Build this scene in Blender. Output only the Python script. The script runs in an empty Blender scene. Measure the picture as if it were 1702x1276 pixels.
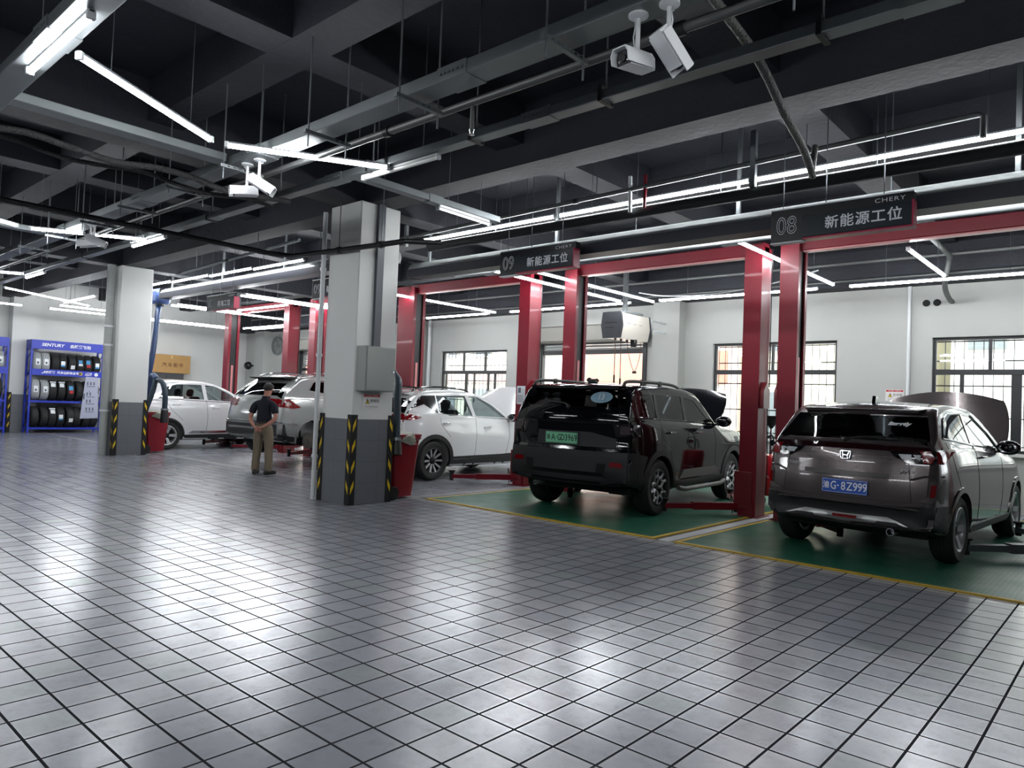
import bpy, bmesh, math, random
from mathutils import Vector, Matrix, geometry
from mathutils.bvhtree import BVHTree
random.seed(7)
R = math.radians
SC = bpy.context.scene
COL = SC.collection

# ------------------------------------------------------------------ camera
CAM_H = 1.42
cam_d = bpy.data.cameras.new('camera'); cam = bpy.data.objects.new('camera', cam_d); COL.objects.link(cam)
def cam_axes(yaw, pitch, roll):
    f = Vector((math.sin(yaw)*math.cos(pitch), math.cos(yaw)*math.cos(pitch), math.sin(pitch)))
    r0 = Vector((math.cos(yaw), -math.sin(yaw), 0)); u0 = r0.cross(f)
    return r0*math.cos(roll)+u0*math.sin(roll), u0*math.cos(roll)-r0*math.sin(roll), f
_r, _u, _f = cam_axes(-.727516, .0282415, .0393094)
cam.matrix_world = Matrix(((_r.x,_u.x,-_f.x,0),(_r.y,_u.y,-_f.y,0),(_r.z,_u.z,-_f.z,CAM_H),(0,0,0,1)))
cam_d.sensor_fit = 'HORIZONTAL'; cam_d.sensor_width = 36; cam_d.lens = 36*1197.2/1702
cam_d.clip_start = .05; cam_d.clip_end = 300
SC.camera = cam

# ------------------------------------------------------------------ world, exposure
w = bpy.data.worlds.new('overcast_sky'); SC.world = w; w.use_nodes = True
bg = w.node_tree.nodes['Background']
bg.inputs['Color'].default_value = (.93, .96, 1, 1); bg.inputs['Strength'].default_value = 8.0
vs = SC.view_settings
vs.view_transform = 'Standard'; vs.look = 'None'; vs.gamma = 1; vs.use_curve_mapping = False; vs.exposure = 0.3
LED_STRENGTH = 60.0
cy = SC.cycles
cy.use_denoising = True; cy.max_bounces = 7; cy.diffuse_bounces = 3; cy.glossy_bounces = 4; cy.transparent_max_bounces = 12
cy.transmission_bounces = 4; cy.caustics_reflective = False; cy.caustics_refractive = False
cy.sample_clamp_indirect = 6; cy.use_light_tree = True

# ------------------------------------------------------------------ materials
MATS = {}
def srgb(*c):
    return tuple((x/12.92 if x <= .04045 else ((x+.055)/1.055)**2.4) for x in [v/255 for v in c]) + (1,)
def mat(name, col, rough=.5, metal=0, coat=0, emit=None, estr=0, spec=.5, bump=None, var=None):
    if name in MATS: return MATS[name]
    m = bpy.data.materials.new(name); m.use_nodes = True; MATS[name] = m
    nt = m.node_tree; b = nt.nodes['Principled BSDF']
    c = srgb(*col) if max(col) > 1 else tuple(col)+(1,)
    b.inputs['Base Color'].default_value = c
    b.inputs['Roughness'].default_value = rough; b.inputs['Metallic'].default_value = metal
    b.inputs['Coat Weight'].default_value = coat; b.inputs['Coat Roughness'].default_value = .04
    b.inputs['Specular IOR Level'].default_value = spec
    if emit is not None:
        b.inputs['Emission Color'].default_value = tuple(emit)+(1,); b.inputs['Emission Strength'].default_value = estr
    if var:   # gentle blotchy wear: (scale, amount)
        tc = nt.nodes.new('ShaderNodeNewGeometry'); n = nt.nodes.new('ShaderNodeTexNoise')
        n.inputs['Scale'].default_value = var[0]; n.inputs['Detail'].default_value = 5
        nt.links.new(tc.outputs['Position'], n.inputs['Vector'])
        mx = nt.nodes.new('ShaderNodeMix'); mx.data_type = 'RGBA'
        mx.inputs[6].default_value = c; mx.inputs[7].default_value = tuple(x*(1-var[1]) for x in c[:3])+(1,)
        nt.links.new(n.outputs['Fac'], mx.inputs[0]); nt.links.new(mx.outputs[2], b.inputs['Base Color'])
    if bump:
        tc = nt.nodes.new('ShaderNodeNewGeometry'); n = nt.nodes.new('ShaderNodeTexNoise'); n.inputs['Scale'].default_value = bump[0]
        bp = nt.nodes.new('ShaderNodeBump'); bp.inputs['Strength'].default_value = bump[1]; bp.inputs['Distance'].default_value = .02
        nt.links.new(tc.outputs['Position'], n.inputs['Vector']); nt.links.new(n.outputs['Fac'], bp.inputs['Height']); nt.links.new(bp.outputs['Normal'], b.inputs['Normal'])
    return m
def glass_mat(name, tint, refl=.08, rough=.02):
    m = bpy.data.materials.new(name); m.use_nodes = True; MATS[name] = m
    nt = m.node_tree; nt.nodes.clear()
    o = nt.nodes.new('ShaderNodeOutputMaterial'); mx = nt.nodes.new('ShaderNodeMixShader')
    t = nt.nodes.new('ShaderNodeBsdfTransparent'); t.inputs['Color'].default_value = tuple(tint)+(1,)
    g = nt.nodes.new('ShaderNodeBsdfGlossy'); g.inputs['Roughness'].default_value = rough
    lw = nt.nodes.new('ShaderNodeLayerWeight'); pw = nt.nodes.new('ShaderNodeMath'); pw.operation = 'POWER'; pw.inputs[1].default_value = 4.5
    ma = nt.nodes.new('ShaderNodeMath'); ma.operation = 'MULTIPLY_ADD'; ma.inputs[1].default_value = .9; ma.inputs[2].default_value = refl
    nt.links.new(lw.outputs['Facing'], pw.inputs[0]); nt.links.new(pw.outputs[0], ma.inputs[0]); nt.links.new(ma.outputs[0], mx.inputs[0]); nt.links.new(t.outputs[0], mx.inputs[1]); nt.links.new(g.outputs[0], mx.inputs[2])
    nt.links.new(mx.outputs[0], o.inputs[0])
    return m

# ------------------------------------------------------------------ mesh helpers
class MB:
    def __init__(s): s.v = []; s.f = []; s.sm = []
    def add(s, vs, fs, smooth=False):
        o = len(s.v); s.v += [tuple(p) for p in vs]
        for f in fs: s.f.append(tuple(i+o for i in f)); s.sm.append(smooth)
        return s
    def box(s, c, d, rot=None, bev=0):
        x, y, z = d[0]/2, d[1]/2, d[2]/2
        if bev > 0:
            b = min(bev, x*.9, y*.9, z*.9); pts = []
            P = []
            for sx in (-1,1):
                for sy in (-1,1):
                    for sz in (-1,1):
                        P.append((sx*x, sy*(y-b), sz*(z-b))); P.append((sx*(x-b), sy*y, sz*(z-b))); P.append((sx*(x-b), sy*(y-b), sz*z))
            bm = bmesh.new()
            for p in P: bm.verts.new(p)
            bmesh.ops.convex_hull(bm, input=bm.verts)
            bmesh.ops.dissolve_limit(bm, angle_limit=.02, verts=bm.verts, edges=bm.edges)
            bm.verts.index_update(); vs = [v.co.copy() for v in bm.verts]; fs = [[v.index for v in f.verts] for f in bm.faces]; bm.free()
        else:
            vs = [Vector((sx*x, sy*y, sz*z)) for sx in (-1,1) for sy in (-1,1) for sz in (-1,1)]
            fs = [(0,1,3,2),(4,6,7,5),(0,4,5,1),(2,3,7,6),(0,2,6,4),(1,5,7,3)]
        M = rot.to_matrix() if hasattr(rot, 'to_matrix') else (rot if rot is not None else None)
        if M is not None: vs = [M @ v for v in vs]
        C = Vector(c); return s.add([v+C for v in vs], fs)
    def bb(s, lo, hi, bev=0):
        return s.box([(a+b)/2 for a, b in zip(lo, hi)], [abs(b-a) for a, b in zip(lo, hi)], bev=bev)
    def tube(s, pts, r, n=10, caps=True, smooth=True):
        pts = [Vector(p) for p in pts]; rs = r if isinstance(r, (list, tuple)) else [r]*len(pts)
        vs = []; fs = []; up = None
        for i, p in enumerate(pts):
            d = (pts[min(i+1, len(pts)-1)]-pts[max(i-1, 0)]).normalized()
            if up is None:
                a = Vector((0,0,1)) if abs(d.z) < .9 else Vector((1,0,0)); up = (a-d*a.dot(d)).normalized()
            else: up = (up-d*up.dot(d)).normalized()
            q = d.cross(up)
            for k in range(n):
                t = 2*math.pi*k/n; vs.append(p+(up*math.cos(t)+q*math.sin(t))*rs[i])
        for i in range(len(pts)-1):
            for k in range(n):
                a = i*n+k; b = i*n+(k+1) % n; fs.append((a, b, b+n, a+n))
        s.add(vs, fs, smooth)
        if caps:
            o = len(s.v)-len(vs); s.f.append(tuple(o+k for k in range(n))[::-1]); s.sm.append(False)
            s.f.append(tuple(o+(len(pts)-1)*n+k for k in range(n))); s.sm.append(False)
        return s
    def lathe(s, prof, n=32, axis='z', c=(0,0,0), smooth=True, arc=None):
        vs = []; fs = []; m = len(prof); C = Vector(c)
        for k in range(n):
            t = 2*math.pi*k/n
            for (r, h) in prof:
                p = (r*math.cos(t), r*math.sin(t), h)
                if axis == 'x': p = (p[2], p[0], p[1])
                elif axis == 'y': p = (p[1], p[2], p[0])
                vs.append(Vector(p)+C)
        for k in range(n):
            for j in range(m-1):
                a = k*m+j; b = ((k+1) % n)*m+j; fs.append((a, b, b+1, a+1))
        return s.add(vs, fs, smooth)
    def prism(s, poly, lo, hi, axis='z', M=None, smooth=False):
        n = len(poly); vs = []
        for h in (lo, hi):
            for (a, b) in poly:
                p = {'z': (a, b, h), 'x': (h, a, b), 'y': (a, h, b)}[axis]
                vs.append(Vector(p))
        if M is not None: vs = [M @ v for v in vs]
        fs = [tuple(range(n))[::-1], tuple(range(n, 2*n))]+[(i, (i+1) % n, (i+1) % n+n, i+n) for i in range(n)]
        return s.add(vs, fs, smooth)
    def sphere(s, c, r, n=16, m=10):
        vs = []; fs = []; C = Vector(c); rr = r if isinstance(r, (list, tuple)) else (r, r, r)
        for j in range(m+1):
            a = math.pi*j/m
            for k in range(n):
                t = 2*math.pi*k/n; vs.append(C+Vector((rr[0]*math.sin(a)*math.cos(t), rr[1]*math.sin(a)*math.sin(t), rr[2]*math.cos(a))))
        for j in range(m):
            for k in range(n):
                a = j*n+k; b = j*n+(k+1) % n; fs.append((a, a+n, b+n, b))
        return s.add(vs, fs, True)
    def xf(s, M):
        s.v = [tuple(M @ Vector(p)) for p in s.v]; return s
    def mesh(s, name, m=None, sharp=None):
        me = bpy.data.meshes.new(name); me.from_pydata(s.v, [], s.f); me.validate()
        if len(me.polygons) == len(s.sm): me.polygons.foreach_set('use_smooth', s.sm)
        bm = bmesh.new(); bm.from_mesh(me); bmesh.ops.remove_doubles(bm, verts=bm.verts, dist=1e-6)
        bmesh.ops.recalc_face_normals(bm, faces=bm.faces); bm.to_mesh(me); bm.free()
        if m is not None: me.materials.append(m)
        if sharp: me.set_sharp_from_angle(angle=R(sharp))
        return me
    def build(s, name, m=None, parent=None, sharp=40, loc=None):
        o = bpy.data.objects.new(name, s.mesh(name, m, sharp)); COL.objects.link(o)
        if parent is not None: o.parent = parent
        if loc is not None: o.location = loc
        return o
def tag(o, label=None, cat=None, group=None, kind=None):
    if label: o['label'] = label
    if cat: o['category'] = cat
    if group: o['group'] = group
    if kind: o['kind'] = kind
    return o
def thing(name, label, cat, loc=(0,0,0), rz=0, group=None):
    o = bpy.data.objects.new(name, None); COL.objects.link(o); o.empty_display_size = .1
    o.location = loc; o.rotation_euler = (0, 0, rz); return tag(o, label, cat, group)
def struct(name, mb, m, sharp=40): return tag(mb.build(name, m, None, sharp), kind='structure')
def rebase(mb, loc, rz=0):
    return mb.xf(Matrix.Rotation(-rz, 4, 'Z') @ Matrix.Translation(-Vector(loc)))
def dup(root, loc=None, rz=None, label=None, group=None):
    c = root.copy(); COL.objects.link(c)
    if loc is not None: c.location = loc
    if rz is not None: c.rotation_euler = (0, 0, rz)
    if label: c['label'] = label
    if group: c['group'] = group
    for ch in list(root.children):
        d = ch.copy(); COL.objects.link(d); d.parent = c
        for g in list(ch.children):
            e = g.copy(); COL.objects.link(e); e.parent = d
    return c
def evaluated_mesh(o):
    dg = bpy.context.evaluated_depsgraph_get(); return bpy.data.meshes.new_from_object(o.evaluated_get(dg))
def text_mb(s, size, extrude=.0, align='CENTER', squeeze=1.0, offset=0.0, shear=0, spacing=1.0, fill=True, bevel=0):
    cu = bpy.data.curves.new('txt', 'FONT'); cu.body = s; cu.size = size; cu.align_x = align; cu.align_y = 'CENTER'
    cu.extrude = extrude; cu.offset = offset; cu.shear = shear; cu.space_character = spacing; cu.resolution_u = 3
    if not fill: cu.fill_mode = 'NONE'; cu.bevel_depth = bevel; cu.bevel_resolution = 0
    o = bpy.data.objects.new('txt', cu); COL.objects.link(o)
    me = evaluated_mesh(o); mb = MB()
    mb.add([(v.co.x*squeeze, v.co.y, v.co.z) for v in me.vertices], [tuple(p.vertices) for p in me.polygons])
    bpy.data.objects.remove(o); bpy.data.curves.remove(cu); bpy.data.meshes.remove(me)
    return mb
# frames for flat lettering: text x -> ax, text y -> az, text normal -> out
def place(mb, origin, ax, az):
    ax = Vector(ax).normalized(); az = Vector(az).normalized(); n = ax.cross(az)
    return mb.xf(Matrix(((ax.x, az.x, n.x, origin[0]), (ax.y, az.y, n.y, origin[1]), (ax.z, az.z, n.z, origin[2]), (0,0,0,1))))
def seg_pts(a, b, n): return [Vector(a).lerp(Vector(b), i/n) for i in range(n+1)]
def smooth_path(pts, k=6):
    pts = [Vector(p) for p in pts]; out = []
    for i in range(len(pts)-1):
        p0, p1, p2, p3 = pts[max(i-1, 0)], pts[i], pts[i+1], pts[min(i+2, len(pts)-1)]
        for j in range(k):
            t = j/k; out.append(.5*((2*p1)+(p2-p0)*t+(2*p0-5*p1+4*p2-p3)*t*t+(3*p1-p0-3*p2+p3)*t**3))
    return out+[pts[-1]]

# ------------------------------------------------------------------ node materials for the large surfaces
def nmath(nt, op, a, b=None, c=None):
    n = nt.nodes.new('ShaderNodeMath'); n.operation = op
    for i, v in enumerate((a, b, c)):
        if v is None: continue
        if isinstance(v, (int, float)): n.inputs[i].default_value = v
        else: nt.links.new(v, n.inputs[i])
    return n.outputs[0]
def nmix(nt, fac, a, b):
    n = nt.nodes.new('ShaderNodeMix'); n.data_type = 'RGBA'
    for i, v in ((0, fac), (6, a), (7, b)):
        if isinstance(v, (int, float)): n.inputs[i].default_value = v
        elif isinstance(v, tuple): n.inputs[i].default_value = v
        else: nt.links.new(v, n.inputs[i])
    return n.outputs[2]
def base_nodes(name):
    m = bpy.data.materials.new(name); m.use_nodes = True; nt = m.node_tree; b = nt.nodes['Principled BSDF']
    g = nt.nodes.new('ShaderNodeNewGeometry'); s = nt.nodes.new('ShaderNodeSeparateXYZ'); nt.links.new(g.outputs['Position'], s.inputs[0])
    return m, nt, b, g.outputs['Position'], s.outputs
def noise(nt, vec, scale, detail=4, rough=.55):
    n = nt.nodes.new('ShaderNodeTexNoise'); n.inputs['Scale'].default_value = scale; n.inputs['Detail'].default_value = detail; n.inputs['Roughness'].default_value = rough
    nt.links.new(vec, n.inputs['Vector']); return n.outputs['Fac']
def grid_mask(nt, u, off, size, joint):     # 1 inside the joint
    f = nmath(nt, 'FRACT', nmath(nt, 'DIVIDE', nmath(nt, 'SUBTRACT', u, off), size))
    return nmath(nt, 'LESS_THAN', nmath(nt, 'ABSOLUTE', nmath(nt, 'SUBTRACT', f, .5)), 1) , f
def band(nt, u, a, b): return nmath(nt, 'MULTIPLY', nmath(nt, 'GREATER_THAN', u, a), nmath(nt, 'LESS_THAN', u, b))

def floor_material():
    m, nt, b, pos, s = base_nodes('grey_floor_tiles')
    TX, TY, J = .2161, .2155, .028
    ux = nmath(nt, 'DIVIDE', nmath(nt, 'SUBTRACT', s['X'], -4.449), TX); uy = nmath(nt, 'DIVIDE', nmath(nt, 'SUBTRACT', s['Y'], 1.137), TY)
    fx = nmath(nt, 'ABSOLUTE', nmath(nt, 'SUBTRACT', nmath(nt, 'FRACT', nmath(nt, 'ADD', ux, .5)), .5))
    fy = nmath(nt, 'ABSOLUTE', nmath(nt, 'SUBTRACT', nmath(nt, 'FRACT', nmath(nt, 'ADD', uy, .5)), .5))
    joint = nmath(nt, 'MAXIMUM', nmath(nt, 'LESS_THAN', fx, J), nmath(nt, 'LESS_THAN', fy, J))
    cx = nt.nodes.new('ShaderNodeCombineXYZ'); nt.links.new(nmath(nt, 'FLOOR', ux), cx.inputs[0]); nt.links.new(nmath(nt, 'FLOOR', uy), cx.inputs[1])
    wn = nt.nodes.new('ShaderNodeTexWhiteNoise'); wn.noise_dimensions = '2D'; nt.links.new(cx.outputs[0], wn.inputs['Vector'])
    c1 = nmix(nt, wn.outputs['Value'], (.235, .248, .280, 1), (.280, .290, .320, 1))
    c1 = nmix(nt, nmath(nt, 'GREATER_THAN', wn.outputs['Value'], .93), c1, (.235, .262, .272, 1))
    dirt = noise(nt, pos, 9, 6, .65); c1 = nmix(nt, nmath(nt, 'MULTIPLY', nmath(nt, 'SUBTRACT', dirt, .5), .9), c1, (.10, .10, .105, 1))
    # pale tile rows that mark the bays
    st = band(nt, s['Y'], 6.885, 7.025)
    for x in (-16.05, -12.03, -8.12):
        st = nmath(nt, 'MAXIMUM', st, nmath(nt, 'MULTIPLY', band(nt, s['X'], x-.07, x+.07), band(nt, s['Y'], 6.9, 12.5)))
    c1 = nmix(nt, st, c1, (.42, .42, .43, 1))
    col = nmix(nt, joint, c1, (.030, .031, .036, 1)); nt.links.new(col, b.inputs['Base Color'])
    r = nmath(nt, 'ADD', nmath(nt, 'MULTIPLY', noise(nt, pos, 2.2, 5), .07), nmath(nt, 'ADD', nmath(nt, 'MULTIPLY', wn.outputs['Value'], .03), .175))
    r = nmath(nt, 'ADD', r, nmath(nt, 'MULTIPLY', joint, .4)); nt.links.new(r, b.inputs['Roughness'])
    bp = nt.nodes.new('ShaderNodeBump'); bp.inputs['Strength'].default_value = .35; bp.inputs['Distance'].default_value = .004
    h = nmath(nt, 'ADD', nmath(nt, 'MULTIPLY', joint, -1), nmath(nt, 'MULTIPLY', noise(nt, pos, 26, 3), .25))
    nt.links.new(h, bp.inputs['Height']); nt.links.new(bp.outputs[0], b.inputs['Normal'])
    nt.links.new(nmath(nt, 'MULTIPLY', nmath(nt, 'SUBTRACT', 1, joint), .62), b.inputs['Specular IOR Level'])
    return m
def plaster(name, col, amount=.12):
    m, nt, b, pos, s = base_nodes(name)
    n = noise(nt, pos, .9, 6, .6); c = srgb(*col)
    nt.links.new(nmix(nt, n, c, tuple(x*(1-amount) for x in c[:3])+(1,)), b.inputs['Base Color']); b.inputs['Roughness'].default_value = .62
    bp = nt.nodes.new('ShaderNodeBump'); bp.inputs['Strength'].default_value = .12; bp.inputs['Distance'].default_value = .01
    nt.links.new(noise(nt, pos, 30, 3), bp.inputs['Height']); nt.links.new(bp.outputs[0], b.inputs['Normal'])
    return m
def black_paint():
    m, nt, b, pos, s = base_nodes('black_ceiling_paint')
    n = noise(nt, pos, 1.7, 7, .65)
    nt.links.new(nmix(nt, n, (.0045, .006, .014, 1), (.022, .0245, .031, 1)), b.inputs['Base Color']); b.inputs['Roughness'].default_value = .7
    bp = nt.nodes.new('ShaderNodeBump'); bp.inputs['Strength'].default_value = .3; bp.inputs['Distance'].default_value = .02
    nt.links.new(noise(nt, pos, 14, 4), bp.inputs['Height']); nt.links.new(bp.outputs[0], b.inputs['Normal'])
    return m
def clad_tiles():
    m, nt, b, pos, s = base_nodes('grey_wall_tiles')
    fz = nmath(nt, 'LESS_THAN', nmath(nt, 'FRACT', nmath(nt, 'DIVIDE', s['Z'], .285)), .012)
    h = nmath(nt, 'LESS_THAN', nmath(nt, 'FRACT', nmath(nt, 'DIVIDE', nmath(nt, 'ADD', s['X'], nmath(nt, 'ADD', s['Y'], 100.13)), .41)), .008)
    n = noise(nt, pos, 3, 4)
    c = nmix(nt, n, (.150, .158, .178, 1), (.185, .19, .205, 1)); c = nmix(nt, nmath(nt, 'MAXIMUM', fz, h), c, (.09, .092, .10, 1))
    nt.links.new(c, b.inputs['Base Color']); b.inputs['Roughness'].default_value = .35
    return m
def grating_material():
    m, nt, b, pos, s = base_nodes('green_grating')
    gx = nmath(nt, 'FRACT', nmath(nt, 'DIVIDE', s['X'], .038)); gy = nmath(nt, 'FRACT', nmath(nt, 'DIVIDE', s['Y'], .038))
    hx = nmath(nt, 'ABSOLUTE', nmath(nt, 'SUBTRACT', gx, .5)); hy = nmath(nt, 'ABSOLUTE', nmath(nt, 'SUBTRACT', gy, .5))
    bar = nmath(nt, 'GREATER_THAN', nmath(nt, 'MAXIMUM', hx, hy), .3)
    n = noise(nt, pos, 2.5, 5)
    c = nmix(nt, n, (.012, .110, .066, 1), (.026, .150, .090, 1)); c = nmix(nt, nmath(nt, 'MULTIPLY', nmath(nt, 'SUBTRACT', 1, bar), .75), c, (.010, .045, .03, 1)); 
    nt.links.new(c, b.inputs['Base Color']); nt.links.new(nmath(nt, 'ADD', .2, nmath(nt, 'MULTIPLY', n, .3)), b.inputs['Roughness'])
    bp = nt.nodes.new('ShaderNodeBump'); bp.inputs['Strength'].default_value = .35; bp.inputs['Distance'].default_value = .006
    b.inputs['Specular IOR Level'].default_value = .3
    nt.links.new(nmath(nt, 'ADD', bar, nmath(nt, 'MULTIPLY', n, .6)), bp.inputs['Height']); nt.links.new(bp.outputs[0], b.inputs['Normal'])
    return m

M_floor = floor_material(); M_dim = plaster('dark_grey_wall_paint', (98, 99, 102)); M_wall = plaster('grey_white_wall_paint', (186, 188, 184)); M_white = plaster('white_wall_paint', (232, 233, 230)); M_black = black_paint(); M_tile = clad_tiles()
M_grate = grating_material(); M_yellow = mat('yellow_paint', (196, 164, 44), .5, var=(6, .35))
M_alu = mat('dark_window_frame', (48, 50, 52), .45); M_pane = glass_mat('window_glass', (.96, .98, .98))
M_galv = mat('galvanised_steel', (150, 156, 158), .38, .75, var=(3, .3)); M_rod = mat('steel_rod', (120, 124, 128), .4, .8)
M_rubber = mat('black_rubber', (24, 24, 26), .75); M_refl = mat('yellow_reflector', (225, 190, 30), .35)
M_red = mat('red_lift_paint', (118, 10, 32), .38, coat=.08, spec=.35, var=(2, .25)); M_redd = mat('dark_red_paint', (104, 10, 22), .35, coat=.15)
M_blk = mat('black_steel', (22, 23, 25), .45); M_grey = mat('grey_steel', (135, 140, 140), .42, .2)
M_white_pl = mat('white_plastic', (225, 228, 230), .4); M_blackpl = mat('black_plastic', (20, 20, 22), .35)
M_chrome = mat('chrome', (215, 218, 222), .12, 1.0); M_grime = mat('greyish_white_pipe', (186, 190, 188), .5, var=(5, .35))
M_led = mat('led_tube_light', (255, 255, 255), .3, emit=(.94, .97, 1.0), estr=LED_STRENGTH)

# ------------------------------------------------------------------ room
XL, XR, YB, YF, ZC = -26.0, 7.0, 13.8, -9.0, 4.75
struct('floor', MB().bb((XL-.3, YF-.3, -.15), (XR+.3, YB+.3, 0)), M_floor)
struct('ceiling', MB().bb((XL-.3, YF-.3, ZC), (XR+.3, YB+.3, ZC+.2)), M_black)
def wall_with_holes(lo, hi, holes, ya, yb):      # holes: (x0,x1,z0,z1), sorted by x; wall runs along x
    mb = MB(); x = lo
    for (a, b, z0, z1) in holes:
        mb.bb((x, ya, 0), (a, yb, ZC)); 
        if z0 > 0: mb.bb((a, ya, 0), (b, yb, z0))
        mb.bb((a, ya, z1), (b, yb, ZC)); x = b
    mb.bb((x, ya, 0), (hi, yb, ZC)); return mb
WIN = [(-15.0, -12.5, .95, 2.83), (-6.78, -4.34, .95, 2.83), (-2.80, .55, .95, 2.83), (2.2, 5.4, .95, 2.83)]
DOOR = [(-22.2, -19.4, 0, 3.0), (-11.4, -8.4, 0, 2.96)]
struct('wall_back', wall_with_holes(XL-.3, XR+.3, sorted(WIN+DOOR), YB, YB+.24), M_wall)
struct('wall_left', MB().bb((XL-.24, YF, 0), (XL, YB+.24, ZC)), M_white)
struct('wall_right', MB().bb((XR, YF, 0), (XR+.24, YB+.24, ZC)), M_dim)
struct('wall_front', MB().bb((XL-.3, YF-.24, 0), (XR+.3, YF, ZC)), M_dim)
struct('trim_1', MB().bb((XL, YF, 0), (XL+.012, YB, 1.14)), M_tile)
# pilasters, a corner pipe and the tile wainscot of the left wall
struct('column', MB().bb((XL, 6.10, 0), (XL+.45, 6.80, ZC)), M_white)
struct('trim_2', MB().bb((XL, 6.09, 0), (XL+.462, 6.81, 1.14)), M_tile)
struct('column.001', MB().bb((-24.75, YB-.35, 0), (-24.1, YB, ZC)), M_wall)
struct('column.002', MB().bb((-8.05, YB-.28, 0), (-7.42, YB, ZC)), M_wall)
struct('column.003', MB().bb((-16.3, YB-.28, 0), (-15.65, YB, ZC)), M_wall)
struct('trim_3', MB().bb((XL, YB-.5, 3.72), (XR, YB, ZC)), M_black)
# free-standing columns
COLS = [(-8.62, -7.92, 5.74, 6.41), (-17.18, -16.48, 5.84, 6.50)]
for i, (x0, x1, y0, y1) in enumerate(COLS):
    c = MB().bb((x0, y0, 0), (x1, y1, 4.07), bev=.012).build('column', M_white); tag(c, kind='structure')
    t = MB().bb((x0-.008, y0-.008, 0), (x1+.008, y1+.008, 1.14)).build('tile_cladding', M_tile, c)
# beams
BEAMS = []
def ceil_at(x, y):      # underside of whatever hangs over this point
    z = ZC
    for lo, hi in BEAMS:
        if lo[0]-.03 <= x <= hi[0]+.03 and lo[1]-.03 <= y <= hi[1]+.03: z = min(z, lo[2])
    return z
def beam(lo, hi):
    BEAMS.append((lo, hi)); return struct('ceiling_beam', MB().bb(lo, hi), M_black)
for y0, y1, z in ((5.90, 6.30, 4.07), (3.03, 3.40, 4.3), (.1, .47, 4.3), (-2.6, -2.2, 4.07), (8.55, 8.92, 4.3), (11.2, 11.57, 4.3)): beam((XL, y0, z), (XR, y1, ZC))
for xc, z in ((-8.27, 4.07), (-16.82, 4.07), (-5.42, 4.3), (-2.57, 4.3), (.3, 4.07), (-11.1, 4.3), (-13.95, 4.3), (-19.7, 4.3), (-22.5, 4.3), (3.2, 4.3)):
    beam((xc-.2, YF, z+.002), (xc+.2, YB-.4, ZC))

# ------------------------------------------------------------------ windows and doors of the back wall
def window(n, x0, x1, z0, z1, mull, low):
    y = YB+.10; f = MB(); w = .05
    zm = z0+(z1-z0)*.69
    for a, b in (((x0, y-.03, z0), (x0+w, y+.03, z1)), ((x1-w, y-.03, z0), (x1, y+.03, z1)), ((x0+w, y-.03, z1-w), (x1-w, y+.03, z1)), ((x0+w, y-.03, z0), (x1-w, y+.03, z0+w)), ((x0+w, y-.035, zm-.045), (x1-w, y+.035, zm+.045))): f.bb(a, b)
    for x in mull: f.bb((x-.025, y-.025, zm+.045), (x+.025, y+.025, z1-w))
    for x, ww in low: f.bb((x-ww/2, y-.025, z0+w), (x+ww/2, y+.025, zm-.045))
    o = tag(f.build('window_%d' % n, M_alu), kind='structure')
    MB().bb((x0+w, y-.004, z0+w), (x1-w, y+.004, z1-w)).build('pane', M_pane, o)
    MB().bb((x0-.05, YB-.06, z0-.05), (x1+.05, YB+.1, z0)).build('window_sill', M_white, o)
    g = MB(); gy = YB+.30; k = int((x1-x0)/.135)
    for i in range(k+1):
        x = x0+(x1-x0)*i/k; g.tube([(x, gy, z0-.05), (x, gy, z1+.02)], .007, 6)
    for z in (z0+.1, z0+.55, zm-.22, zm+.2, z1-.05): g.bb((x0, gy-.006, z-.011), (x1, gy+.006, z+.011))
    g.build('grille', M_alu, o)
window(1, *WIN[0], (-14.17, -13.35), ((-14.85, .03), (-14.05, .08), (-13.75, .03), (-13.22, .04), (-12.98, .05)))
window(2, *WIN[1], (-5.56,), ((-6.0, .05), (-5.3, .06)))
window(3, *WIN[2], (-1.98, -.9), ((-2.37, .06), (-1.62, .14), (-.8, .06)))
window(4, *WIN[3], (3.2, 4.3), ((3.0, .06), (4.5, .06)))
M_shut = mat('grey_roller_shutter', (150, 152, 150), .45, .3)
for n, (x0, x1, z0, z1), drop in ((1, DOOR[0], .55), (2, DOOR[1], .14)):
    o = tag(MB().bb((x0-.06, YB-.03, 0), (x0, YB+.24, z1)).bb((x1, YB-.03, 0), (x1+.06, YB+.24, z1)).build('door_%d' % n, M_alu), kind='structure')
    MB().bb((x0-.15, YB-.34, z1-.02), (x1+.15, YB-.01, z1+.36), bev=.03).build('shutter_housing', mat('taupe_steel', (128, 126, 120), .5, .1), o)
    s = MB(); k = int(drop/.07)
    for i in range(k+1): s.box(((x0+x1)/2, YB+.08, z1-.03-i*.07), (x1-x0-.02, .03, .062), bev=.01)
    s.build('shutter_curtain', M_shut, o)
    MB().bb((x0, YB+.05, z1-drop-.15), (x1, YB+.11, z1-drop-.05)).build('bottom_rail', M_blk, o)
    for xx in (x0+.02, x1-.07): MB().bb((xx, YB+.03, 0), (xx+.05, YB+.13, z1-.03)).build('guide_rail', M_alu, o)

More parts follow.
